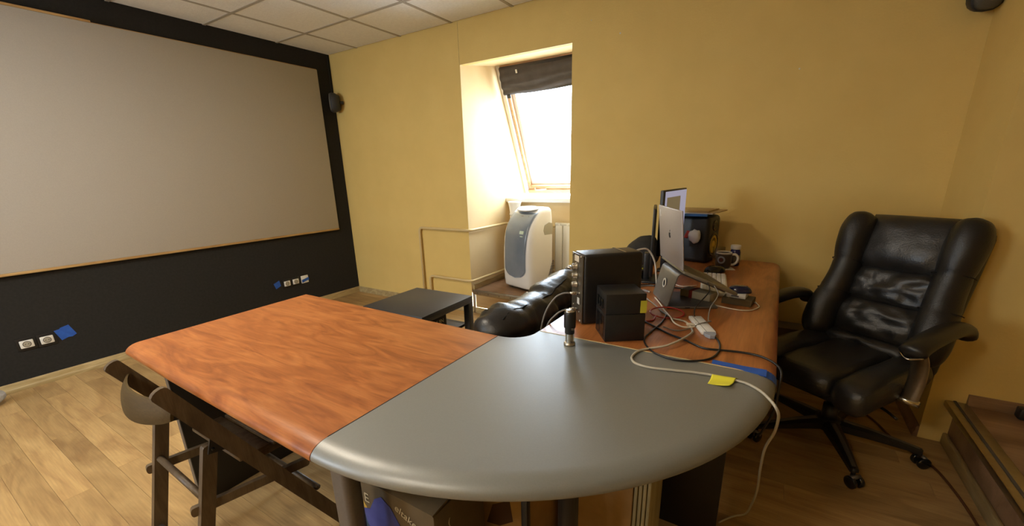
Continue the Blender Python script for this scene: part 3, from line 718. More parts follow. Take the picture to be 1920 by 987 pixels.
# grey corner
dg_ = thing('corner_desk', 'dark grey quarter-round corner desk top joining the two cherry desks', 'desk', (3.7, -2.2, 0))
RA = .865; cxy = (3.352, -1.852); crv = []; nrm = []
for k in range(41):
    a = -PI/2 + PI/2*k/40; crv.append((cxy[0]+RA*math.cos(a)-3.7, cxy[1]+RA*math.sin(a)+2.2)); nrm.append((math.cos(a), math.sin(a)))
inner = [(3.46, -1.852)] + [(3.46-.10*(1-math.cos(b)), -1.872-.096*math.sin(b)) for b in [PI/2*k/8 for k in range(9)]] + [(3.352, -1.968)]
inner = [(x-3.7, y+2.2) for x, y in inner]
nosed_top('desk_top', crv, nrm, inner, ZT, TH, NO, 'grey_top', dg_)
bm = B(); box(bm, (-.0012, -.325, -.0005), (.0012, .37, .0006), T(3.3515-3.7, -2.343+2.2, ZT)); mk('seam_strip', bm, 'seam', dg_)
bm = B(); box(bm, (0, -.002, 0), (.70, .0015, .0012), T(3.462-3.7, -1.852+2.2, ZT)); mk('seam_strip', bm, 'pipe_paint', dg_)
def post(x, y, r, par, o): 
    bm = B(); lathe(bm, [(r*1.4, 0), (r*1.4, .012), (r, .016), (r, ZT-TH-.012), (r*1.5, ZT-TH-.010), (r*1.5, ZT-TH)], 20, T(x-o[0], y-o[1], 0)); return mk('post', bm, 'black_metal', par, True)
obox('post', (3.285-3.7, -2.645+2.2, 0), (3.35-3.7, -2.595+2.2, ZT-TH), 'stand_grey', dg_, .016, seg=4)
post(3.79, -2.31, .027, dg_, (3.7, -2.2)); obox('post', (3.665-3.7, -2.345+2.2, 0), (3.685-3.7, -2.325+2.2, ZT-TH), 'black_metal', dg_, .003)
# right cherry desk
dr = thing('long_cherry_desk', 'cherry wood desk run carrying laptop, speaker and cables along yellow wall', 'desk', (3.85, -1.0, 0))
ox, oy = 3.85, -1.0
rc = [(4.217, -1.851), (4.217, -1.2), (4.217, -.6), (4.217, -.165)]; rn = [(1, 0)]*4
for k in range(1, 7):
    a = PI/2*k/6*.98; rc.append((4.157+.06*math.cos(a), -.165+.06*math.sin(a))); rn.append((math.cos(a), math.sin(a)))
nosed_top('desk_top', [(x-ox, y-oy) for x, y in rc], rn, [(x-ox, y-oy) for x, y in [(3.462, -.105), (3.462, -1.851)]], ZT, TH, NO, 'cherry_y', dr)
obox('end_panel', (3.88-ox, -1.72-oy, 0), (4.115-ox, -1.69-oy, ZT-TH), 'black_laminate', dr, .002)
obox('end_panel', (3.50-ox, -.22-oy, 0), (4.115-ox, -.19-oy, ZT-TH), 'black_laminate', dr, .002)
obox('modesty_panel', (3.52-ox, -1.60-oy, .25), (3.54-ox, -.20-oy, ZT-TH), 'black_laminate', dr, .002)
tp = B(); prism(tp, [(4.046, -1.818), (4.13, -1.822), (4.19, -1.819), (4.19, -1.864), (4.12, -1.852), (4.047, -1.846)], 0, .0012)
bmesh.ops.transform(tp, matrix=T(-4.12, -1.84, 0) @ T(0, 3.68, 0), verts=tp.verts[:])
to = mk('masking_tape', tp, 'blue_tape', None, loc=(4.12, -1.84, ZT+.0004)); tag(to, 'blue masking tape strip along the seam at desk edge', 'tape')
bm = B(); vs = []
for k in range(9):
    a = PI/2*k/8*.98; vs.append((4.1705+.048*math.sin(a), ZT+.0008-.030*(1-math.cos(a))))
for i in range(8):
    f = []
    for (x, z), yy in ((vs[i], -1.819), (vs[i+1], -1.815), (vs[i+1], -1.868), (vs[i], -1.864)): f.append(bm.verts.new((x-4.12, yy+1.84, z-ZT-.0004)))
    bm.faces.new(f)
bmesh.ops.remove_doubles(bm, verts=bm.verts[:], dist=.0005)
mk('tape_end', bm, 'blue_tape', to, True)
# ================================================================== FOLDING CHAIR
fc = thing('folding_chair', 'dark brown wooden folding chair tucked under the cherry desk', 'chair', (2.6, -2.6, 0))
fo = V((2.6, -2.6, 0))
def board(p0, p1, w_, th, wdir_, m, name, par=fc, rnd=.008, tip=True):
    """flat board from p0 to p1, width along wdir_, with rounded ends"""
    p0, p1 = V(p0)-fo, V(p1)-fo; d = (p1-p0); L_ = d.length; d.normalize()
    wd = V(wdir_); wd = (wd - d*wd.dot(d)).normalized(); nn = d.cross(wd)
    out = []; h_ = w_/2
    for k in range(7):
        a = PI/2 + PI*k/6; out.append((h_*.9*math.cos(a)*.6, h_*math.sin(a)))
    for k in range(7):
        a = -PI/2 + PI*k/6; out.append((L_+h_*.9*math.cos(a)*.6, h_*math.sin(a)))
    bm = B(); prism(bm, out, -th/2, th/2, basis(p0, d, wd, nn)); return sharp(mk(name, bm, m, par), 30)
PN0, PN1 = V((2.765, -2.785, .755)), V((2.835, -2.355, .0)); PF0, PF1 = V((2.405, -2.785, .755)), V((2.455, -2.335, .0))
board(PN0, PN1, .046, .020, (0, 1, 1), 'chair_wood', 'upright'); board(PF0, PF1, .046, .020, (0, 1, 1), 'chair_wood', 'upright')
board((2.715, -2.690, .505), (2.70, -2.80, .0), .042, .022, (0, 1, 0), 'chair_wood', 'rear_leg'); board((2.375, -2.700, .50), (2.365, -2.81, .0), .042, .022, (0, 1, 0), 'chair_wood', 'rear_leg')
# curved backrest
bm = B(); g = {}; nb_ = 20
for i in range(nb_+1):
    u = i/nb_; pa = PF0.lerp(PF1, .085) ; pb = PN0.lerp(PN1, .085)
    base = pa.lerp(pb, u) - fo; bow = math.sin(u*PI)**.75
    h_ = .027 + .012*bow
    for j in range(6):
        v = -1+2*j/5
        for s in (0, 1):
            p = base + V((0, -.045*bow - .012 - .012*s + .006*v*v*s, -.012*bow + v*h_))
            p += V((0, .012*v, 0)); g[(s, i, j)] = bm.verts.new(p)
for s in (0, 1):
    for i in range(nb_):
        for j in range(5): bm.faces.new((g[(s, i, j)], g[(s, i+1, j)], g[(s, i+1, j+1)], g[(s, i, j+1)]))
for i in range(nb_):
    for j in (0, 5): bm.faces.new((g[(0, i, j)], g[(0, i+1, j)], g[(1, i+1, j)], g[(1, i, j)]))
for j in range(5):
    for i in (0, nb_): bm.faces.new((g[(0, i, j)], g[(0, i, j+1)], g[(1, i, j+1)], g[(1, i, j)]))
sharp(mk('backrest', bm, 'chair_ply', fc), 50)
def dowel(a, b, r, name='stretcher', m='chair_wood'):
    bm = B(); tube(bm, [V(a)-fo, V(b)-fo], r, 10); mk(name, bm, m, fc, True)
dowel((2.36, -2.735, .365), (2.72, -2.735, .335), .011); dowel((2.36, -2.79, .10), (2.72, -2.785, .10), .011)
board((2.350, -2.765, .325), (2.41, -2.43, .315), .032, .018, (0, 0, 1), 'chair_wood', 'side_rail'); board((2.690, -2.765, .30), (2.775, -2.43, .30), .032, .018, (0, 0, 1), 'chair_wood', 'side_rail')
dowel((2.41, -2.42, .20), (2.82, -2.43, .20), .011)
for k in range(6): obox('seat_slat', (2.42-2.6, -2.635+k*.055+2.6, .428-.002*k), (2.765-2.6, -2.590+k*.055+2.6, .442-.002*k), 'chair_wood', fc, .004)
for x in (2.435, 2.745): obox('seat_rail', (x-2.6-.010, -2.60+2.6, .398), (x-2.6+.010, -2.33+2.6, .428), 'chair_wood', fc, .003)
for x, s in ((2.735, 1), (2.395, 1)):
    bm = B(); prism(bm, [(-.03, -.02), (.02, -.03), (.04, .0), (.03, .025), (-.015, .03)], 0, .006, Matrix(((0, 0, 1, x-2.6), (1, 0, 0, -2.675+2.6), (0, 1, 0, .515), (0, 0, 0, 1)))); hg = mk('hinge', bm, 'black_metal', fc)
    for (a, b) in ((-.015, -.008), (.018, .008), (.0, .018)):
        bm = B(); lathe(bm, [(.006, 0), (.005, .003), (0, .004)], 8, T(x-2.6+.006, -2.675+2.6+a, .515+b) @ RY(90)); mk('rivet', bm, 'black_gloss', hg, True)
# ================================================================== EXECUTIVE CHAIR
ec = thing('executive_chair', 'large black leather executive chair on castors right of the desk', 'office chair', (4.505, -.79, 0), R(-33))
RCL = 20.0; tx = V((0, math.sin(R(RCL)), math.cos(R(RCL)))); ny_ = V((0, math.cos(R(RCL)), -math.sin(R(RCL)))); B0 = V((0, .215, .475))
def BM(s, off=0, x=0, tilt=0): return basis(B0 + tx*s - ny_*off + V((x, 0, 0)), (1, 0, 0), ny_, tx) @ RX(tilt)
bk = B(); softbox(bk, (-.255, -.01, -.085), (.255, .085, .615), .045); bmesh.ops.transform(bk, matrix=basis(B0, (1, 0, 0), ny_, tx), verts=bk.verts[:]); back = mk('backrest', bk, 'leather', ec, True)
for s, h_, d_, w_, wr, sd in ((.495, .285, .088, .37, .012, 1), (.285, .185, .075, .36, .034, 2), (.115, .195, .080, .37, .032, 5)):
    bm = B(); pillow(bm, w_, h_, d_, 30, 24, 3.4, wr, sd, BM(s, .0)); mk('headrest_cushion' if sd == 1 else 'back_cushion', bm, 'leather_soft', back, True)
bm = B(); pillow(bm, .42, .085, .075, 34, 12, 2.6, .03, 9, BM(-.005, .01, 0, 10)); mk('lumbar_fold', bm, 'leather_soft', back, True)
for sgn in (-1, 1):
    bm = B(); pts = []; rad = []
    for k in range(41):
        s = -.03 + .655*k/40; e = max(0, 1-((k-20)/20.25)**14)
        wing = math.exp(-((s-.52)/.12)**2); low = math.exp(-((s-.08)/.16)**2)
        crease = 1 - .07*math.exp(-((s-.385)/.010)**2) - .05*math.exp(-((s-.21)/.010)**2)
        rr = (.064+.012*wing+.012*low)*e**.5*crease
        p = B0 + tx*s + V((sgn*(.198+.008*wing+.024*low), 0, 0)) - ny_*(.035+.022*wing+.02*low)
        pts.append(p); rad.append((rr*.95, rr*1.12))
    tube(bm, pts, rad, 20)
    for v in bm.verts: v.co += V((0, -.6, .4))*.006*noise.noise(v.co*16+V((sgn, 0, 0)))
    bl_ = mk('side_bolster', bm, 'leather', back, True)
    for cs in (.385, .21):
        i = min(range(41), key=lambda k: abs(-.03+.655*k/40-cs)); bm = B(); ring = [pts[i] + V((math.cos(a), 0, 0))*(rad[i][1]*1.0) + ny_*math.sin(a)*rad[i][0]*1.03 for a in [PI*.92+PI*1.16*q/14 for q in range(15)]]
        tube(bm, ring, .0022, 5); mk('seam', bm, 'seam', back, True)
# seat
bm = B(); softbox(bm, (-.135, -.335, .375), (.135, .20, .485), .05, .005, 11)
for v in bm.verts: v.co.z += -.06*(v.co.y)*0 - .018*math.exp(-((v.co.y+.35)/.06)**2)
seat = mk('seat', bm, 'leather_soft', ec, True)
for sgn in (-1, 1):
    bm = B(); a, b = sorted((sgn*.128, sgn*.275)); softbox(bm, (a, -.345, .365), (b, .19, .495), .055, .005, 14+sgn)
    for v in bm.verts: v.co.z -= .03*math.exp(-((v.co.y+.36)/.07)**2)
    mk('seat_bolster', bm, 'leather_soft', seat, True)
obox('seat_pan', (-.24, -.27, .335), (.24, .18, .385), 'black_plastic', ec, .02)
for sgn in (-1, 1):
    x = sgn*.315
    bm = B(); pth = smooth_path([(x, -.225, .632), (x, -.19, .652), (x, -.10, .668), (x, .04, .678), (x, .13, .672), (x, .19, .655), (x, .215, .625)], 6)
    nn = len(pth); tube(bm, pth, [(.030*min(1, .35+k*.22)*(1-.25*max(0, k/nn-.6)), .044*min(1, .3+k*.25)*(1-.3*max(0, k/nn-.5))) for k in range(nn)], 14)
    ar = mk('armrest', bm, 'arm_pad', ec, True)
    bm = B(); tube(bm, smooth_path([(x, -.17, .632), (x-sgn*.0, -.13, .58), (x-sgn*.005, -.10, .50), (x-sgn*.015, -.09, .40)], 5), [(.010, .030)]*16, 10); mk('arm_support', bm, 'brushed_steel', ar, True)
    bm = B(); tube(bm, [(x-sgn*.09, -.09, .395), (x+sgn*.018, -.09, .395)], .014, 12); mk('bolt', bm, 'chrome', ar, True)
    bm = B(); tube(bm, smooth_path([(x-.034, -.215, .630), (x, -.245, .622), (x+.034, -.215, .630)], 5), .004, 6); mk('trim_ring', bm, 'chrome', ar, True)
obox('mechanism', (-.09, -.14, .285), (.09, .12, .335), 'black_metal', ec, .012)
bm = B(); tube(bm, [(0, 0, .10), (0, 0, .20)], .032, 16); tube(bm, [(0, 0, .19), (0, 0, .29)], .022, 16); mk('gas_lift', bm, 'black_plastic', ec, True)
bm = B(); tube(bm, smooth_path([(.08, -.02, .30), (.20, -.04, .30), (.27, -.06, .285)], 4), .006, 8); mk('tilt_lever', bm, 'black_plastic', ec, True)
bm = B(); lathe(bm, [(.055, .075), (.06, .09), (.055, .125), (.035, .135)], 20); mk('base_hub', bm, 'black_plastic', ec, True)
for k in range(5):
    a = R(-78+72*k+33); d = V((math.cos(a), math.sin(a), 0)); n_ = V((-d.y, d.x, 0))
    bm = B(); sec = []
    for s, zz_, w_, h_ in ((.03, .105, .035, .024), (.15, .10, .028, .020), (.27, .088, .021, .014), (.345, .078, .016, .010)):
        c = d*s + V((0, 0, zz_)); sec.append([bm.verts.new(c+n_*(w_*sx)+V((0, 0, h_*sz))) for sx, sz in ((-1, -1), (1, -1), (1, .5), (.55, 1), (-.55, 1), (-1, .5))])
    for i in range(3):
        for q in range(6): bm.faces.new((sec[i][q], sec[i][(q+1) % 6], sec[i+1][(q+1) % 6], sec[i+1][q]))
    bm.faces.new(sec[0]); bm.faces.new(sec[-1]); lg = sharp(mk('base_leg', bm, 'black_plastic', ec))
    bm = B(); sec = []
    for s, zz_, w_ in ((.06, .1275, .010), (.2, .1145, .009), (.335, .0905, .007)):
        c = d*s + V((0, 0, zz_)); sec.append([bm.verts.new(c+n_*(w_*sx)+V((0, 0, sz))) for sx, sz in ((-1, -.004), (1, -.004), (1, .0015), (-1, .0015))])
    for i in range(2):
        for q in range(4): bm.faces.new((sec[i][q], sec[i][(q+1) % 4], sec[i+1][(q+1) % 4], sec[i+1][q]))
    bm.faces.new(sec[0]); bm.faces.new(sec[-1]); mk('leg_inlay', bm, 'stand_grey', lg)
    ca = a + .5; cdv = V((math.cos(ca), math.sin(ca), 0)); cc = d*.34 + cdv*.012
    bm = B(); tube(bm, [d*.34+V((0, 0, .045)), d*.34+V((0, 0, .085))], .009, 8); cst = mk('castor', bm, 'black_plastic', ec, True)
    for sx in (-1, 1):
        ax = V((-cdv.y, cdv.x, 0)); bm = B(); tube(bm, [cc+ax*(sx*.008)+V((0, 0, .027)), cc+ax*(sx*.012)+V((0, 0, .027)), cc+ax*(sx*.024)+V((0, 0, .027)), cc+ax*(sx*.027)+V((0, 0, .027))], [.020, .027, .027, .021], 18); mk('wheel', bm, 'black_gloss', cst, True)
    bm = B(); tube(bm, [cc + cdv*.0 - V((-cdv.y, cdv.x, 0))*.022 + V((0, 0, .05)), cc + V((-cdv.y, cdv.x, 0))*.022 + V((0, 0, .05))], .010, 10); mk('hood', bm, 'stand_grey', cst, True)
# ================================================================== THINGS ON THE DESK
Z = ZT
# stamp
t = thing('hand_stamp', 'black and silver self-inking hand stamp standing on grey desk top', 'stamp', (3.612, -1.918, Z), R(20))
bm = B(); lathe(bm, [(.0195, 0), (.0200, .004), (.019, .009), (.0175, .010)], 28); mk('foot_ring', bm, 'brushed_steel', t, True)
for k in range(3):
    a = 2*PI*k/3+.4; bm = B(); pts = [V((.0155*math.cos(a+q), .0155*math.sin(a+q), .009)) for q in (-.45, -.15, .15, .45)]
    vs = [bm.verts.new(p) for p in pts] + [bm.verts.new(p+V((0, 0, .038))) for p in pts] + [bm.verts.new(p*.82+V((0, 0, p.z*.18))) for p in pts] + [bm.verts.new(p*.82+V((0, 0, .038+p.z*.18))) for p in pts]
    for i in range(3): bm.faces.new((vs[i], vs[i+1], vs[i+5], vs[i+4])); bm.faces.new((vs[i+8], vs[i+12], vs[i+13], vs[i+9]))
    for i in (0, 3): bm.faces.new((vs[i], vs[i+4], vs[i+12], vs[i+8]))
    mk('strut', bm, 'chrome', t)
bm = B(); lathe(bm, [(.010, .012), (.0115, .016), (.0115, .045)], 16); mk('die', bm, 'brushed_steel', t, True)
bm = B(); lathe(bm, [(.0155, .042), (.0165, .044), (.0165, .060), (.0195, .064), (.0200, .070), (.0200, .112), (.0190, .118), (.0165, .1205)], 28); hd = mk('grip', bm, 'black_plastic', t, True)
bm = B(); lathe(bm, [(.0178, .1195), (.0176, .1225), (.012, .1245), (0, .1255)], 28); mk('cap', bm, 'chrome', t, True)
obox('date_window', (.006, -.021, .060), (.016, -.0165, .066), 'panel_metal', hd)
# tall black audio box
t = thing('amplifier_box', 'tall black metal case with knobs and plugged leads on its narrow side', 'amplifier', (3.576, -1.725, Z), math.atan2(.173, .176))
TW, TD, THH = .245, .118, .272
obox('case', (.004, 0, 0), (TW, TD, THH), 'black_plastic', t, .014, seg=4)
fpn = obox('front_plate', (0, .004, .004), (.0045, TD-.004, THH-.004), 'panel_metal', t, .001)
obox('corner_strip', (TW-.075, TD-.004, THH-.004), (TW-.07, TD+.001, THH+.001), 'brushed_steel', t)
obox('top_strip', (TW-.075, .012, THH-.001), (TW-.068, TD-.004, THH+.0014), 'brushed_steel', t)
for (yy, zz_) in ((.06, .222), (.06, .185), (.06, .150)):
    bm = B(); lathe(bm, [(.013, 0), (.013, .004), (.010, .006), (.0095, .020), (.008, .022)], 18, T(0, yy, zz_) @ RY(-90)); mk('knob', bm, 'brushed_steel', fpn, True)
bm = B(); tube(bm, [V((0, .085, .200)), V((-.028, .09, .214))], [.004, .006], 8); mk('toggle', bm, 'chrome', fpn, True)
obox('meter', (-.002, .04, .238), (0, .085, .262), 'mug_cream', fpn, .001); obox('label_card', (-.0015, .03, .075), (0, .05, .10), 'paper_white', fpn)
for yy, zz_ in ((.02, .262), (.10, .262), (.02, .012), (.10, .012), (.03, .12), (.09, .06), (.03, .045)):
    bm = B(); lathe(bm, [(.005, 0), (.004, .003), (0, .0035)], 10, T(0, yy, zz_) @ RY(-90)); mk('screw', bm, 'brushed_steel', fpn, True)
for yy, zz_ in ((.045, .118), (.05, .052)):
    bm = B(); tube(bm, [(-.001, yy, zz_), (-.012, yy, zz_), (-.034, yy, zz_+.002)], [.008, .0075, .005], 10); mk('lead_plug', bm, 'chrome', fpn, True)
th_ = t.rotation_euler.z
def TL(x, y, z): return V((3.576, -1.725, Z)) + V((x*math.cos(th_)-y*math.sin(th_), x*math.sin(th_)+y*math.cos(th_), z))
cable('headphone_lead', [TL(-.034, .045, .120), TL(-.06, .05, .119), TL(-.09, .06, .10), TL(-.12, .08, .04), TL(-.135, .10, -.05), TL(-.14, .12, -.2)], .0035, 'cable_grey', 'grey lead from upper jack of the tall black case')
cable('headphone_lead', [TL(-.034, .05, .054), TL(-.055, .05, .052), TL(-.085, .055, .035), TL(-.115, .07, -.01), TL(-.13, .09, -.1)], .0035, 'cable_grey', 'grey lead from lower jack of the tall black case')
# small black box with note
a2 = math.atan2(.078, .114)
t = thing('small_black_case', 'small black power supply case with yellow note on its corner', 'case', (3.708, -1.841, Z), a2)
obox('lower_shell', (0, 0, 0), (.138, .132, .098), 'black_plastic', t, .0025); obox('upper_shell', (0, 0, .099), (.138, .132, .170), 'black_plastic', t, .0025)
obox('side_panel', (-.0012, .02, .012), (0, .065, .085), 'black_gloss', t); obox('side_panel', (-.0012, .075, .012), (0, .115, .085), 'black_gloss', t)
for k in range(3): obox('clip', (-.006, .03+k*.03, .112), (.0, .042+k*.03, .145), 'black_gloss', t, .002)
sn = obox('sticky_note', (.118, -.0018, .102), (.1395, -.0006, .145), 'olive_note'); sn.location = t.location; sn.rotation_euler = t.rotation_euler; tag(sn, 'olive yellow sticky note on corner of small black case', 'sticky note')
# laptop stand
HP = V((3.7625, -1.270, 0)); hd_ = V((.105, -.200, 0)).normalized(); un = V((-hd_.y, hd_.x, 0))    # hd_: towards near end, un: towards user
if un.x < 0: un = -un
SB = basis((HP.x, HP.y, Z), un, -hd_, (0, 0, 1))    # local x = to the user, y = far end, z up
rzS = math.atan2(un.y, un.x)
t = thing('laptop_stand', 'grey aluminium laptop stand with round cable hole under the laptop', 'stand', (HP.x, HP.y, Z), rzS)
def ribbon(path, w_, th, name, m, par, hole=None):
    bm = B(); P = [V((x, 0, z)) for x, z in path]; n = len(P); g = {}
    for i, p in enumerate(P):
        d = (P[min(n-1, i+1)]-P[max(0, i-1)]).normalized(); nn = V((-d.z, 0, d.x))
        for s in (0, 1):
            for q, yy in enumerate((-w_/2, -w_/2+.004, w_/2-.004, w_/2)):
                edge = q in (0, 3); g[(s, i, q)] = bm.verts.new(p + nn*((s-.5)*th*(.6 if edge else 1)) + V((0, yy, 0)))
    for i in range(n-1):
        for q in range(3):
            for s in (0, 1): bm.faces.new((g[(s, i, q)], g[(s, i+1, q)], g[(s, i+1, q+1)], g[(s, i, q+1)]))
        for q in (0, 3): bm.faces.new((g[(0, i, q)], g[(0, i+1, q)], g[(1, i+1, q)], g[(1, i, q)]))
    for i in (0, n-1):
        for q in range(3): bm.faces.new((g[(0, i, q)], g[(0, i, q+1)], g[(1, i, q+1)], g[(1, i, q)]))
    return sharp(mk(name, bm, m, par), 60)
def arc(cx, cz, r, a0, a1, n): return [(cx+r*math.cos(R(a0+(a1-a0)*k/n)), cz+r*math.sin(R(a0+(a1-a0)*k/n))) for k in range(n+1)]
# rear plate leaning to the user, rolled top, platform sloping down
ribbon([(-.002, .010), (.005, .035), (.014, .075), (.022, .110), (.028, .132)] + [(.032, .143), (.040, .150), (.050, .150), (.10, .129), (.18, .094), (.225, .074)], .235, .0055, 'plate', 'stand_grey', t)
obox('base_plate', (-.004, -.1175, .001), (.205, .1175, .012), 'stand_grey', t, .004, seg=3)
bm = B(); lathe(bm, [(.0135, 0), (.0145, .003), (.021, .003), (.022, 0)], 28, T(.0125, 0, .085) @ RY(-83) ); mk('hole_ring', bm, 'paper_white', t, True)
bm = B(); lathe(bm, [(.0148, 0), (.0148, .0012), (0, .0012)], 24, T(.0118, 0, .085) @ RY(-83)); mk('cable_hole', bm, 'ink_black', t)
obox('base_mark', (.07, -.118, .005), (.09, -.1172, .008), 'ink_black', t)
# laptop
lp = thing('laptop', 'silver laptop open on the grey stand, lid back towards camera', 'laptop', (HP.x, HP.y, Z), rzS)
LW, LD = .335, .235
hx, hz = .038, .170; sl = math.atan2(.082, .19)
DM = T(hx, 0, hz) @ RY(math.degrees(sl))         # local x along the deck towards the user
bm = B(); box(bm, (0, -LW/2, -.007), (LD, LW/2, .006), DM, .004); dk = sharp(mk('deck', bm, 'deck_grey', lp))
bm = B(); box(bm, (.03, -LW/2+.02, .0062), (.13, LW/2-.02, .0068), DM); mk('key_field', bm, 'black_plastic', dk)
bm = B(); box(bm, (.145, -.06, .0062), (.22, .06, .0068), DM); mk('trackpad', bm, 'stand_grey', dk)
LM = T(hx-.004, 0, hz+.006) @ RY(-6)                 # lid: local z up along lid
bm = B(); box(bm, (-.004, -LW/2, .0), (.003, LW/2, .238), LM, .0034, 3); lid = sharp(mk('lid', bm, 'aluminium', lp))
bm = B(); box(bm, (.0031, -LW/2+.008, .012), (.0036, LW/2-.008, .230), LM); mk('display', bm, 'black_gloss', lid)
# fruit emblem on the lid
bm = B(); out = []
for k in range(36):
    a = 2*PI*k/36; r = .0135*(1+.08*math.cos(2*a)*0)
    x, y_ = r*.92*math.cos(a), r*math.sin(a)
    if y_ > 0: y_ -= .0045*math.exp(-(x/.0045)**2)
    else: y_ += .0025*math.exp(-(x/.004)**2)
    if x > .006 and -.004 < y_ < .008: x -= .006*(1-((y_-.002)/.006)**2)
    out.append((x, y_))
prism(bm, out, 0, .0006, LM @ Matrix(((0, 0, -1, -.0042), (-1, 0, 0, 0), (0, 1, 0, .122), (0, 0, 0, 1))))
lf = [(.0, .014), (.001, .018), (.004, .022), (.0075, .0235), (.0068, .0195), (.004, .0155)]
prism(bm, lf, 0, .0006, LM @ Matrix(((0, 0, -1, -.0042), (-1, 0, 0, 0), (0, 1, 0, .122), (0, 0, 0, 1))))
mk('emblem', bm, 'ink_black', lid)
stk_ = B(); prism(stk_, [(-.008, .0), (.004, .004), (.009, -.006), (.002, -.010), (.008, -.026), (-.004, -.030), (-.010, -.012)], 0, .0005, LM @ Matrix(((0, 0, -1, -.0042), (-1, 0, 0, .135), (0, 1, 0, .218), (0, 0, 0, 1)))); mk('sticker', stk_, 'paper_white', lid)
# monitors
def monitor(pn, pf, zb, zt, th, label, lit, name='monitor'):
    pn, pf = V((*pn, 0)), V((*pf, 0)); d = (pf-pn); W_ = d.length; d.normalize(); n_ = V((d.y, -d.x, 0))
    if n_.x < 0: n_ = -n_
    c = (pn+pf)/2; t = thing(name, label, 'monitor', (c.x, c.y, Z), math.atan2(n_.y, n_.x))
    h0, h1 = zb-Z, zt-Z
    obox('housing', (-th, -W_/2, h0), (0, W_/2, h1), 'black_plastic', t, .004)
    bz = .014
    sc2 = obox('screen', (.0001, -W_/2+bz+.008, h0+bz), (.0012, W_/2-bz*.3, h1-bz*.6), 'screen_glow' if lit else 'black_gloss', t)
    if lit: obox('screen_content', (.0012, -W_/2+bz+.035, h0+.03), (.0018, W_/2-.11, h1-.04), 'screen_window', sc2)
    obox('neck', (-th-.03, -.03, .01), (-th, .03, h0+.10), 'black_plastic', t, .006)
    obox('foot', (-th-.035, -.09, .001), (.045, .09, .012), 'black_plastic', t, .004); return t
monitor((3.640, -.800), (3.685, -.425), .86, 1.213, .020, 'monitor with lit lilac screen rising behind the laptop lid', True)
monitor((3.665, -1.04), (3.600, -.765), .80, 1.138, .016, 'dark monitor turned edge-on just left of the laptop lid', False)
# studio speaker
sp = thing('studio_speaker', 'black studio monitor speaker with yellow cone against the yellow wall', 'speaker', (3.745, -.25, Z), R(-13))
obox('cabinet', (-.13, -.095, .0), (.10, .095, .290), 'black_plastic', sp, .028, seg=5)
obox('top_slot', (-.06, -.07, .2895), (.05, -.06, .2905), 'stand_grey', sp)
MX = Matrix(((0, 0, 1, .1), (1, 0, 0, 0), (0, 1, 0, 0), (0, 0, 0, 1)))
bm = B(); lathe(bm, [(.072, -.004), (.074, .003), (.062, .004), (.055, -.010)], 32, T(0, 0, .110) @ MX); mk('woofer_ring', bm, 'black_gloss', sp, True)
bm = B(); lathe(bm, [(.058, .0015), (.050, .0035), (.030, -.002), (.022, .003), (0, .009)], 32, T(0, 0, .110) @ MX); mk('woofer_cone', bm, 'cone_yellow', sp, True)
bm = B(); lathe(bm, [(.034, -.002), (.034, .003), (.024, .002), (.014, -.001), (0, .003)], 28, T(0, 0, .228) @ MX); mk('tweeter', bm, 'black_gloss', sp, True)
obox('port_slot', (.098, -.06, .014), (.1008, .06, .032), 'ink_black', sp, .0005)
# white plush scrap hanging at speaker side, folders on top
bm = B(); bmesh.ops.create_icosphere(bm, subdivisions=3, radius=.034)
for v in bm.verts: v.co = V((v.co.x*1.05, v.co.y*.55, v.co.z*1.15)) * (1+.35*noise.noise(v.co*45)+.2*noise.noise(v.co*110))
tag(mk('white_bag', bm, 'white_bag', None, True, loc=(3.752, -.395, .925)), 'crumpled white tissue bag hanging on the speaker side', 'bag')
bm = B(); box(bm, (-.012, -.006, -.028), (.010, .006, .02), RY(20), .004); tag(mk('red_clip', bm, 'red_rubber', None, loc=(3.706, -.382, .935)), 'small red clip beside the white bag on the speaker', 'clip')
def sheet(name, x0, y0, x1, y1, z, th, m, rz, label, cat, bend=0):
    c = ((x0+x1)/2, (y0+y1)/2); bm = B(); box(bm, (x0-c[0], y0-c[1], 0), (x1-c[0], y1-c[1], th), None, min(.002, th*.3), 1)
    return tag(mk(name, bm, m, None, loc=(c[0], c[1], z)), label, cat) if not rz else _rot(tag(mk(name, bm, m, None, loc=(c[0], c[1], z)), label, cat), rz)
def _rot(o, rz): o.rotation_euler = (0, 0, R(rz)); return o
sheet('blue_folder', 3.60, -.40, 3.80, -.16, Z+.2915, .014, 'folder_blue', 4, 'blue folder lying on top of the studio speaker', 'folder')
sheet('paper_pad', 3.63, -.39, 3.85, -.15, Z+.306, .006, 'paper_white', -6, 'white paper pad between blue folder and brown clipboard', 'paper')
t = thing('clipboard', 'brown clipboard topmost of the stack on the studio speaker', 'clipboard', (3.74, -.27, Z+.3125), R(-9))
obox('board', (-.13, -.12, 0), (.135, .12, .005), 'paper_tan', t, .001); obox('papers', (-.125, -.105, .005), (.09, .105, .012), 'paper_tan', t, .002)
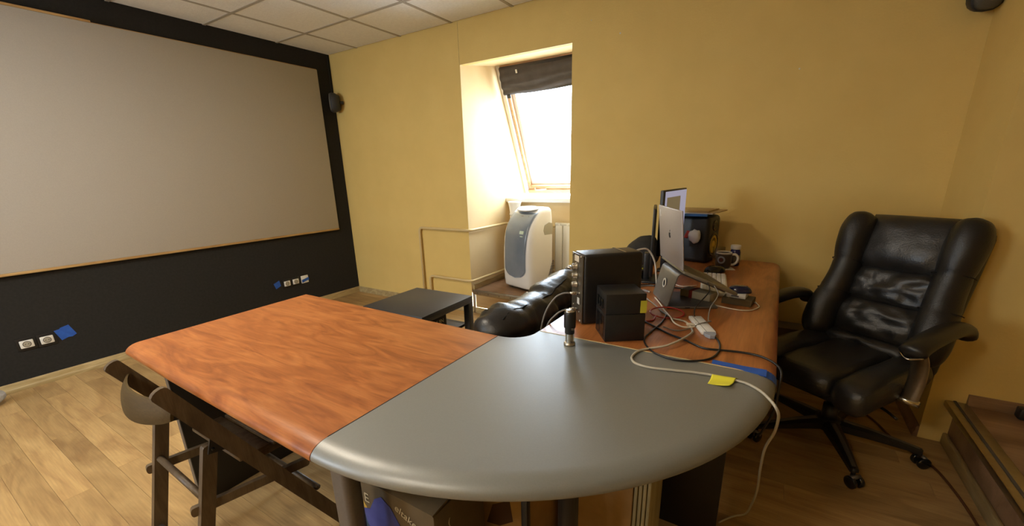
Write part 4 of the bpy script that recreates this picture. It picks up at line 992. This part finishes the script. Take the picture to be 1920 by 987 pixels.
# mug, glass, bottle, coaster, mouse
t = thing('mug', 'dark brown mug with ring emblem and cream handle on the desk', 'mug', (3.925, -.435, Z+.003), R(10))
bm = B(); lathe(bm, [(.034, 0), (.040, .006), (.043, .03), (.043, .085), (.041, .092), (.038, .090), (.039, .05), (.036, .010), (0, .008)], 32); mk('cup', bm, 'mug_brown', t, True)
bm = B(); lathe(bm, [(.0432, .084), (.0415, .0935), (.0375, .091), (.0385, .084)], 32); mk('rim', bm, 'mug_cream', t, True)
bm = B(); tube(bm, smooth_path([(.040, 0, .078), (.060, 0, .080), (.074, 0, .062), (.070, 0, .036), (.056, 0, .022), (.041, 0, .020)], 5), [(.007, .009)]*26, 10); mk('handle', bm, 'mug_cream', t, True)
EM = T(0, 0, .052) @ RZ(-65) @ Matrix(((0, 0, 0, 0), (0, 0, 0, 0), (0, 0, 0, 0), (0, 0, 0, 1)))
def mug_disc(r0, r1, off, m, nm, ang=-112):
    bm = B(); n = 24; a_ = []; b_ = []
    for k in range(n):
        q = 2*PI*k/n
        for rr, lst in ((r0, a_), (r1, b_)):
            u = rr*math.cos(q)/.043; lst.append(bm.verts.new(((.043+off)*math.cos(R(ang)+u), (.043+off)*math.sin(R(ang)+u), .052+rr*math.sin(q))))
    for k in range(n): bm.faces.new((a_[k], a_[(k+1) % n], b_[(k+1) % n], b_[k]))
    mk(nm, bm, m, t)
mug_disc(.013, .022, .0006, 'grille_grey', 'ring_emblem'); mug_disc(.0001, .010, .0006, 'mug_red', 'centre_emblem')
t = thing('pill_bottle', 'blue supplement bottle with white cap behind the mug', 'bottle', (3.975, -.33, Z), 0)
bm = B(); lathe(bm, [(.026, 0), (.029, .004), (.029, .082), (.024, .096), (.022, .10)], 28); mk('body', bm, 'bottle_blue', t, True)
bm = B(); lathe(bm, [(.0293, .02), (.0296, .021), (.0296, .065), (.0293, .066)], 28); mk('label_band', bm, 'stand_grey', t, True)
bm = B(); lathe(bm, [(.027, .100), (.028, .102), (.028, .121), (.026, .124), (0, .124)], 28); mk('cap', bm, 'cap_white', t, True)
bm = B(); lathe(bm, [(.030, 0), (.033, .004), (.036, .105), (.0345, .105), (.0315, .008), (0, .008)], 28); tag(mk('drinking_glass', bm, 'clear_glass', None, True, loc=(3.885, -.33, Z)), 'clear drinking glass behind the dark mug', 'glass')
sheet('coaster', 3.905, -.49, 3.985, -.41, Z+.0005, .0025, 'paper_white', 20, 'white paper coaster under the brown mug', 'coaster')
def mouse(loc, rz, m, label, s=1):
    t = thing('computer_mouse', label, 'mouse', loc, rz); bm = B(); n, rows = 20, 9; rg = []
    for j in range(rows):
        v = j/(rows-1); zz_ = .036*math.sin(v*PI/2)*s; q = math.cos(v*PI/2)**.6 if j < rows-1 else 0.02
        rg.append([bm.verts.new((.056*s*q*math.cos(2*PI*k/n), .031*s*q*math.sin(2*PI*k/n)*(1-.1*math.cos(2*PI*k/n)), zz_)) for k in range(n)])
    for j in range(rows-1):
        for k in range(n): bm.faces.new((rg[j][k], rg[j][(k+1) % n], rg[j+1][(k+1) % n], rg[j+1][k]))
    bm.faces.new(rg[0]); bm.faces.new(rg[-1]); mk('shell', bm, m, t, True)
    bm = B(); tube(bm, [(.030*s, -.004, .027*s), (.030*s, .004, .027*s)], .008*s, 10); mk('scroll_wheel', bm, 'dark_hole', t, True); return t
mouse((3.90, -.575, Z), R(35), 'black_gloss', 'black computer mouse in front of the mug', 1.1)
# keyboard
t = thing('keyboard', 'white keyboard on the desk behind the laptop deck', 'keyboard', (3.932, -.875, Z), R(97))
obox('tray', (-.215, -.06, 0), (.215, .06, .012), 'white_plastic', t, .004)
for r_ in range(5):
    for c_ in range(15): obox('key', (-.208+c_*.0278, -.054+r_*.0218, .012), (-.208+c_*.0278+.0245, -.054+r_*.0218+.0188, .018), 'cap_white', t, .0015, seg=1)
# white box with ribbon, phone, small boxes, mouse
t = thing('ribbon_box', 'off-white small box tied with a red ribbon under the laptop', 'box', (3.905, -1.175, Z+.012), R(-20))
obox('box_body', (-.07, -.035, 0), (.07, .035, .034), 'grey_box', t, .004); obox('ribbon', (-.028, -.0358, -.0004), (-.012, .0358, .0348), 'red_ribbon', t, .001)
t = thing('dark_box', 'dark flat box under white box and blue mouse at desk edge', 'box', (4.062, -1.145, Z), R(-8))
obox('box_body', (-.058, -.04, 0), (.058, .05, .026), 'cardboard_dark', t, .002)
t = thing('adapter_box', 'small white box with blue mouse lying on it', 'box', (4.058, -1.135, Z+.0262), R(-8))
obox('box_body', (-.040, -.032, 0), (.036, .034, .020), 'white_plastic', t, .002); obox('print_line', (-.0405, -.02, .006), (-.0400, .02, .010), 'ink_black', t); obox('print_line', (-.02, -.0325, .005), (.01, -.0320, .012), 'stand_grey', t)
mouse((4.062, -1.135, Z+.0463), R(10), 'navy_gloss', 'glossy dark blue mouse on top of the small white box', .85)
# usb hub
t = thing('usb_hub', 'slim white aluminium usb hub among the desk cables', 'hub', (3.971, -1.529, Z), math.atan2(-.16, .0745))
obox('hub_body', (-.085, -.024, .0), (.085, .024, .014), 'white_plastic', t, .003); obox('hub_line', (-.085, -.010, .0138), (.085, -.0085, .0146), 'stand_grey', t); obox('hub_line', (.0, -.024, .0138), (.0015, .024, .0146), 'stand_grey', t)
bm = B(); prism(bm, [(.085, -.018), (.105, -.018), (.122, -.008), (.122, .008), (.105, .018), (.085, .018)], .001, .013); mk('end_plug', bm, 'grille_grey', t)
obox('side_plug', (-.012, -.052, .003), (.008, -.024, .011), 'mug_cream', t, .002)
# sticky note on desk + on the beige cable
bm = B(); nq = 14; g = {}
C4 = [V((4.061, -1.924, 0)), V((4.123, -1.915, 0)), V((4.108, -1.990, 0)), V((4.055, -1.986, 0))]
for s in (0, 1):
    for i in range(nq+1):
        for j in range(nq+1):
            u, v = i/nq, j/nq; p = C4[0].lerp(C4[1], u).lerp(C4[3].lerp(C4[2], u), v)
            hgt = .0085*math.exp(-((v-.28)/.16)**2) + .010*u*u*v*v + s*.0006
            g[(s, i, j)] = bm.verts.new((p.x-4.088, p.y+1.953, hgt))
for s in (0, 1):
    for i in range(nq):
        for j in range(nq): bm.faces.new((g[(s, i, j)], g[(s, i+1, j)], g[(s, i+1, j+1)], g[(s, i, j+1)]))
for i in range(nq):
    for j in (0, nq): bm.faces.new((g[(0, i, j)], g[(0, i+1, j)], g[(1, i+1, j)], g[(1, i, j)])); bm.faces.new((g[(0, j, i)], g[(0, j, i+1)], g[(1, j, i+1)], g[(1, j, i)]))
tag(mk('sticky_note', bm, 'yellow_note', None, True, loc=(4.088, -1.953, Z+.0004)), 'bright yellow sticky note folded over the beige cable', 'sticky note')
# clutter behind the tall case
t = thing('audio_interface', 'dark low audio interface behind the tall black case', 'audio interface', (3.530, -.86, Z), R(2))
obox('chassis', (-.052, -.09, .006), (.052, .09, .05), 'black_plastic', t, .004); obox('front_strip', (-.052, -.092, .015), (.052, -.09, .042), 'cardboard_dark', t)
for k in range(4):
    bm = B(); lathe(bm, [(.009, 0), (.008, .014), (0, .015)], 14, T(-.039+k*.026, -.092, .028) @ RX(90)); mk('knob', bm, 'chrome', t, True)
for sx in (-1, 1):
    for sy in (-1, 1):
        bm = B(); cyl(bm, (sx*.04, sy*.07, 0), (sx*.04, sy*.07, .007), .008, n=10); mk('foot', bm, 'black_plastic', t, True)
_rot(tag(obox('sticky_note', (-.045, -.022, 0), (.045, .022, .0006), 'yellow_note'), 'yellow sticky note lying behind the tall black case', 'sticky note'), 4).location = (3.530, -.885, Z+.0505)
t = thing('usb_connector', 'loose silver connector plug on desk beside the laptop stand', 'connector', (3.665, -1.145, Z), R(-25))
obox('shell', (-.016, -.007, .0), (.016, .007, .009), 'aluminium', t, .002); obox('tip', (.016, -.005, .0015), (.026, .005, .0075), 'mug_cream', t, .001)
# dark rounded bag at the far end of desk
bm = B(); bmesh.ops.create_icosphere(bm, subdivisions=4, radius=1)
for v in bm.verts:
    c = v.co.copy(); sh = .03*max(0, c.z)*c.x
    v.co = V((c.x*.105, c.y*.095, max(-.07, c.z*(.098+.03*c.x)))) * (1+.07*noise.noise(c*2.2)) + V((0, 0, .07))
tag(mk('padded_bag', bm, 'bag_cloth', None, True, loc=(3.47, -.50, Z+.006)), 'dark rounded cloth bag on desk between tall case and monitors', 'bag')
# ================================================================== CABLES
def zc(l, z): return [(x, y_, z) for x, y_ in l]
r_ = .0038
beige = zc([(3.864, -1.500), (3.914, -1.515), (3.95, -1.592), (3.954, -1.647), (3.939, -1.723), (3.905, -1.797), (3.856, -1.835), (3.832, -1.873), (3.828, -1.926), (3.849, -1.962), (3.892, -1.972), (3.948, -1.96), (4.008, -1.943), (4.062, -1.935), (4.114, -1.937), (4.147, -1.944), (4.178, -1.97)], Z+.0045)
beige[3] = (3.954, -1.647, Z+.010); beige[4] = (3.939, -1.723, Z+.014); beige[5] = (3.905, -1.797, Z+.011)
beige += [(4.198, -1.995, Z+.001), (4.216, -2.015, Z-.010), (4.226, -2.0, .71), (4.226, -1.95, .634), (4.214, -1.9, .548), (4.216, -1.8, .408), (4.222, -1.7, .255), (4.218, -1.6, .116), (4.205, -1.56, .03), (4.165, -1.57, .006), (4.12, -1.63, .005)]
cable('beige_cable', beige, .0038, 'cable_beige', 'long beige cable looping over grey desk and hanging to the floor', 8)
ba = zc([(3.774, -1.58), (3.829, -1.623), (3.887, -1.671), (3.948, -1.705), (4.008, -1.745), (4.057, -1.737), (4.114, -1.725), (4.161, -1.727)], Z+.0045) + [(4.196, -1.747, Z+.003), (4.218, -1.765, Z-.004), (4.228, -1.785, .735), (4.227, -1.80, .70), (4.225, -1.80, .62), (4.20, -1.76, .50)]
cable('black_cable', ba, .0036, 'cable_black', 'thick black cable running across desk and over its right edge', 8)
bb = zc([(4.023, -1.615), (4.041, -1.65), (4.054, -1.706), (4.053, -1.769), (4.035, -1.826), (3.995, -1.863), (3.95, -1.88), (3.905, -1.869), (3.86, -1.837), (3.822, -1.759), (3.826, -1.654), (3.835, -1.566), (3.832, -1.48), (3.826, -1.43)], Z+.0036)
cable('black_loop_cable', bb, .0032, 'cable_black', 'black cable making a wide loop from the usb hub', 8)
rd = [(3.83 + .845*.066*math.cos(a) - .534*.052*math.sin(a), -1.452 + .534*.066*math.cos(a) + .845*.052*math.sin(a), Z+.0045+.012*(.5+.5*math.sin(a))) for a in [R(215-15*k) for k in range(25)]]
rd = rd + [(3.800, -1.545, Z+.0035), (3.775, -1.575, Z+.003)]
cable('red_cable', rd, .003, 'red_rubber', 'thin red cable coiled in a small loop by the stand', 8)
wh = zc([(3.735, -1.255), (3.777, -1.337), (3.815, -1.424), (3.851, -1.492), (3.88, -1.557), (3.914, -1.587), (3.94, -1.578), (3.952, -1.563)], Z+.009)
cable('white_cable', wh, .003, 'cable_white', 'white cable from laptop stand to the usb hub', 8)
cable('grey_cable', zc([(3.629, -1.116), (3.69, -1.25), (3.765, -1.362), (3.81, -1.433), (3.864, -1.5)], Z+.0045), .003, 'cable_grey', 'grey cable running diagonally in front of the laptop stand', 8)
w2 = zc([(3.98, -1.232), (4.013, -1.248), (4.071, -1.261), (4.114, -1.247), (4.138, -1.2), (4.143, -1.167), (4.13, -1.127)], Z+.0032)
o = cable('charging_cable', w2, .0026, 'cable_white', 'short white charging cable curling by the dark box', 8)
bm = B(); tube(bm, [(4.13, -1.127, Z+.0045), (4.112, -1.109, Z+.0045)], .0042, 8); mk('connector', bm, 'cap_white', o, True)
DP = lambda x, y_, z: (lp.matrix_basis @ (DM @ V((x, y_, z))))[:]
lp.matrix_basis
bpy.context.view_layer.update()
p0 = DP(.10, -LW/2-.004, -.002); p1 = DP(.13, -LW/2-.004, -.002)
cable('thin_black_cable', [p0, (p0[0]+.012, p0[1]-.015, p0[2]-.03), (3.935, -1.44, .80), (3.932, -1.452, Z+.024), (3.937, -1.47, Z+.018)], .0022, 'cable_black', 'thin black cable dropping from laptop side to the hub', 6)
cable('thin_grey_cable', [p1, (p1[0]+.02, p1[1]-.02, p1[2]-.03), (3.985, -1.43, .80), (3.985, -1.46, Z+.008), (3.998, -1.50, Z+.017), (3.968, -1.545, Z+.0175), (3.94, -1.575, Z+.004), (3.90, -1.62, Z+.003), (3.85, -1.60, Z+.003)], .0022, 'cable_grey', 'thin grey cable arching from laptop over the hub', 6)
cable('white_signal_cable', [(3.63, -1.30, .965), (3.645, -1.24, .972), (3.665, -1.16, .96), (3.69, -1.12, .90), (3.70, -1.105, .82), (3.705, -1.10, Z+.004)], .004, 'cable_white', 'white cable arching out behind the tall black case', 8)
cable('desk_cable', zc([(3.60, -1.05), (3.66, -1.02), (3.72, -1.07), (3.78, -1.02), (3.86, -1.04)], Z+.0035), .003, 'cable_black', 'black cable snaking behind the laptop stand', 6)
cable('desk_cable', zc([(3.745, -.93), (3.80, -.98), (3.86, -.93), (3.90, -.86)], Z+.003)[:3], .0026, 'cable_white', 'short white cable beside the keyboard', 6)
cable('desk_cable', zc([(3.56, -1.20), (3.60, -1.15), (3.63, -1.06), (3.70, -1.02)], Z+.0035), .003, 'cable_grey', 'grey cable curling behind the tall black case', 6)
cable('floor_cable', [(4.70, -.40, .006), (4.743, -.482, .006), (4.802, -.65, .006), (4.891, -.782, .006), (4.93, -.935, .006), (4.95, -1.163, .006), (4.95, -1.5, .006)], .005, 'cable_brown', 'brown extension cable on floor between chair and podium', 8)
# ================================================================== CARTONS UNDER THE DESK
c1 = thing('printed_carton', 'printed carton with blue and yellow artwork under the grey desk', 'carton', (3.34, -2.37, 0))
obox('carton_body', (-.17, -.16, 0), (.18, .05, .49), 'cardboard_dark', c1, .003)
bm = B(); box(bm, (-.17, -.012, 0), (.18, .12, .006), T(0, -.150, .492) @ RX(7)); mk('flap', bm, 'cardboard_dark', c1)
FR = Matrix(((1, 0, 0, 0), (0, 0, -1, -.1605), (0, 1, 0, 0), (0, 0, 0, 1)))
def art(name, poly, m, off): 
    bm = B(); prism(bm, poly, off, off+.0006, FR); mk(name, bm, m, c1)
art('yellow_print', [(-.17, .38), (-.125, .445), (-.085, .40), (-.09, .30), (-.03, .26), (-.05, .15), (-.17, .15)], 'print_yellow', 0)
art('teal_print', [(-.14, .37), (-.10, .39), (-.055, .35), (-.06, .30), (-.085, .275), (-.135, .31)], 'print_teal', .0006)
art('blue_print', [(-.10, .39), (-.07, .40), (-.045, .445), (-.015, .465), (.02, .445), (.05, .40), (.09, .365), (.14, .33), (.14, .25), (.02, .25), (-.02, .30), (-.06, .31), (-.09, .34)], 'print_blue', .0009)
art('black_print', [(-.06, .30), (-.03, .325), (.03, .30), (.07, .24), (-.05, .22)], 'ink_black', .0012)
text('print', 'eltake', .034, T(0, -.1622, 0) @ RY(22) @ RX(90) @ T(-.135, .43, 0), 'print_cream', c1)
text('print', 'E', .045, T(0, -.1622, 0) @ RX(90) @ T(-.09, .42, 0), 'print_cream', c1)
text('print', 'K', .030, T(0, -.1622, 0) @ RX(90) @ T(.10, .39, 0), 'print_cream', c1)
text('print', '(', .030, T(.1806, 0, 0) @ RZ(90) @ RX(90) @ T(-.11, .42, 0), 'print_cream', c1)
c2 = thing('taped_carton', 'brown carton with blue tape and leaf print under grey desk', 'carton', (3.45, -2.15, 0))
obox('carton_body', (-.2, -.12, 0), (.185, .12, .54), 'cardboard', c2, .003)
FR2 = Matrix(((1, 0, 0, 0), (0, 0, -1, -.1203), (0, 1, 0, 0), (0, 0, 0, 1)))
bm = B(); prism(bm, [(-.2, .1), (-.055, .1), (-.05, .29), (-.02, .38), (.02, .5395), (-.2, .5395)], 0, .0008, FR2); mk('tape_band', bm, 'print_blue', c2)
obox('tape_band', (-.2, -.12, .5402), (.02, .12, .5412), 'print_blue', c2)
for poly in ([(.045, .36), (.075, .43), (.125, .47), (.115, .41), (.09, .375)], [(.04, .24), (.065, .32), (.13, .365), (.14, .29), (.09, .25)]):
    bm = B(); prism(bm, poly, 0, .0006, FR2); mk('leaf_print', bm, 'print_brown', c2)
text('print', 'ab', .03, T(0, -.1212, 0) @ RY(-35) @ RX(90) @ T(.19, .40, 0), 'print_cream', c2)
c3 = thing('cardboard_sheet', 'tall plain cardboard box with frayed edge beside black desk panel', 'carton', (3.83, -1.98, 0))
obox('carton_body', (-.17, -.10, 0), (.068, .10, .66), 'cardboard', c3, .003)
for k in range(4): obox('frayed_edge', (.072+k*.012, -.10+k*.004, 0), (.081+k*.012, .09, .665-.004*k), 'cardboard_edge', c3, .001)
tag(obox('low_box', (4.02, -.17, 0), (4.50, -.03, .35), 'cardboard_dark', bev=.004), 'low dark box against yellow wall behind the leather chair', 'box')
# grey felt bundle at the picture's left edge
bm = B(); bmesh.ops.create_icosphere(bm, subdivisions=4, radius=1)
for v in bm.verts: v.co = V((v.co.x*.075, v.co.y*.10, v.co.z*.058))*(1+.10*noise.noise(v.co*3)) + V((0, 0, .06))
tag(mk('felt_bundle', bm, 'grey_felt', None, True, loc=(.16, -2.945, 0)), 'grey fuzzy bundle on floor at the left picture edge', 'bundle')
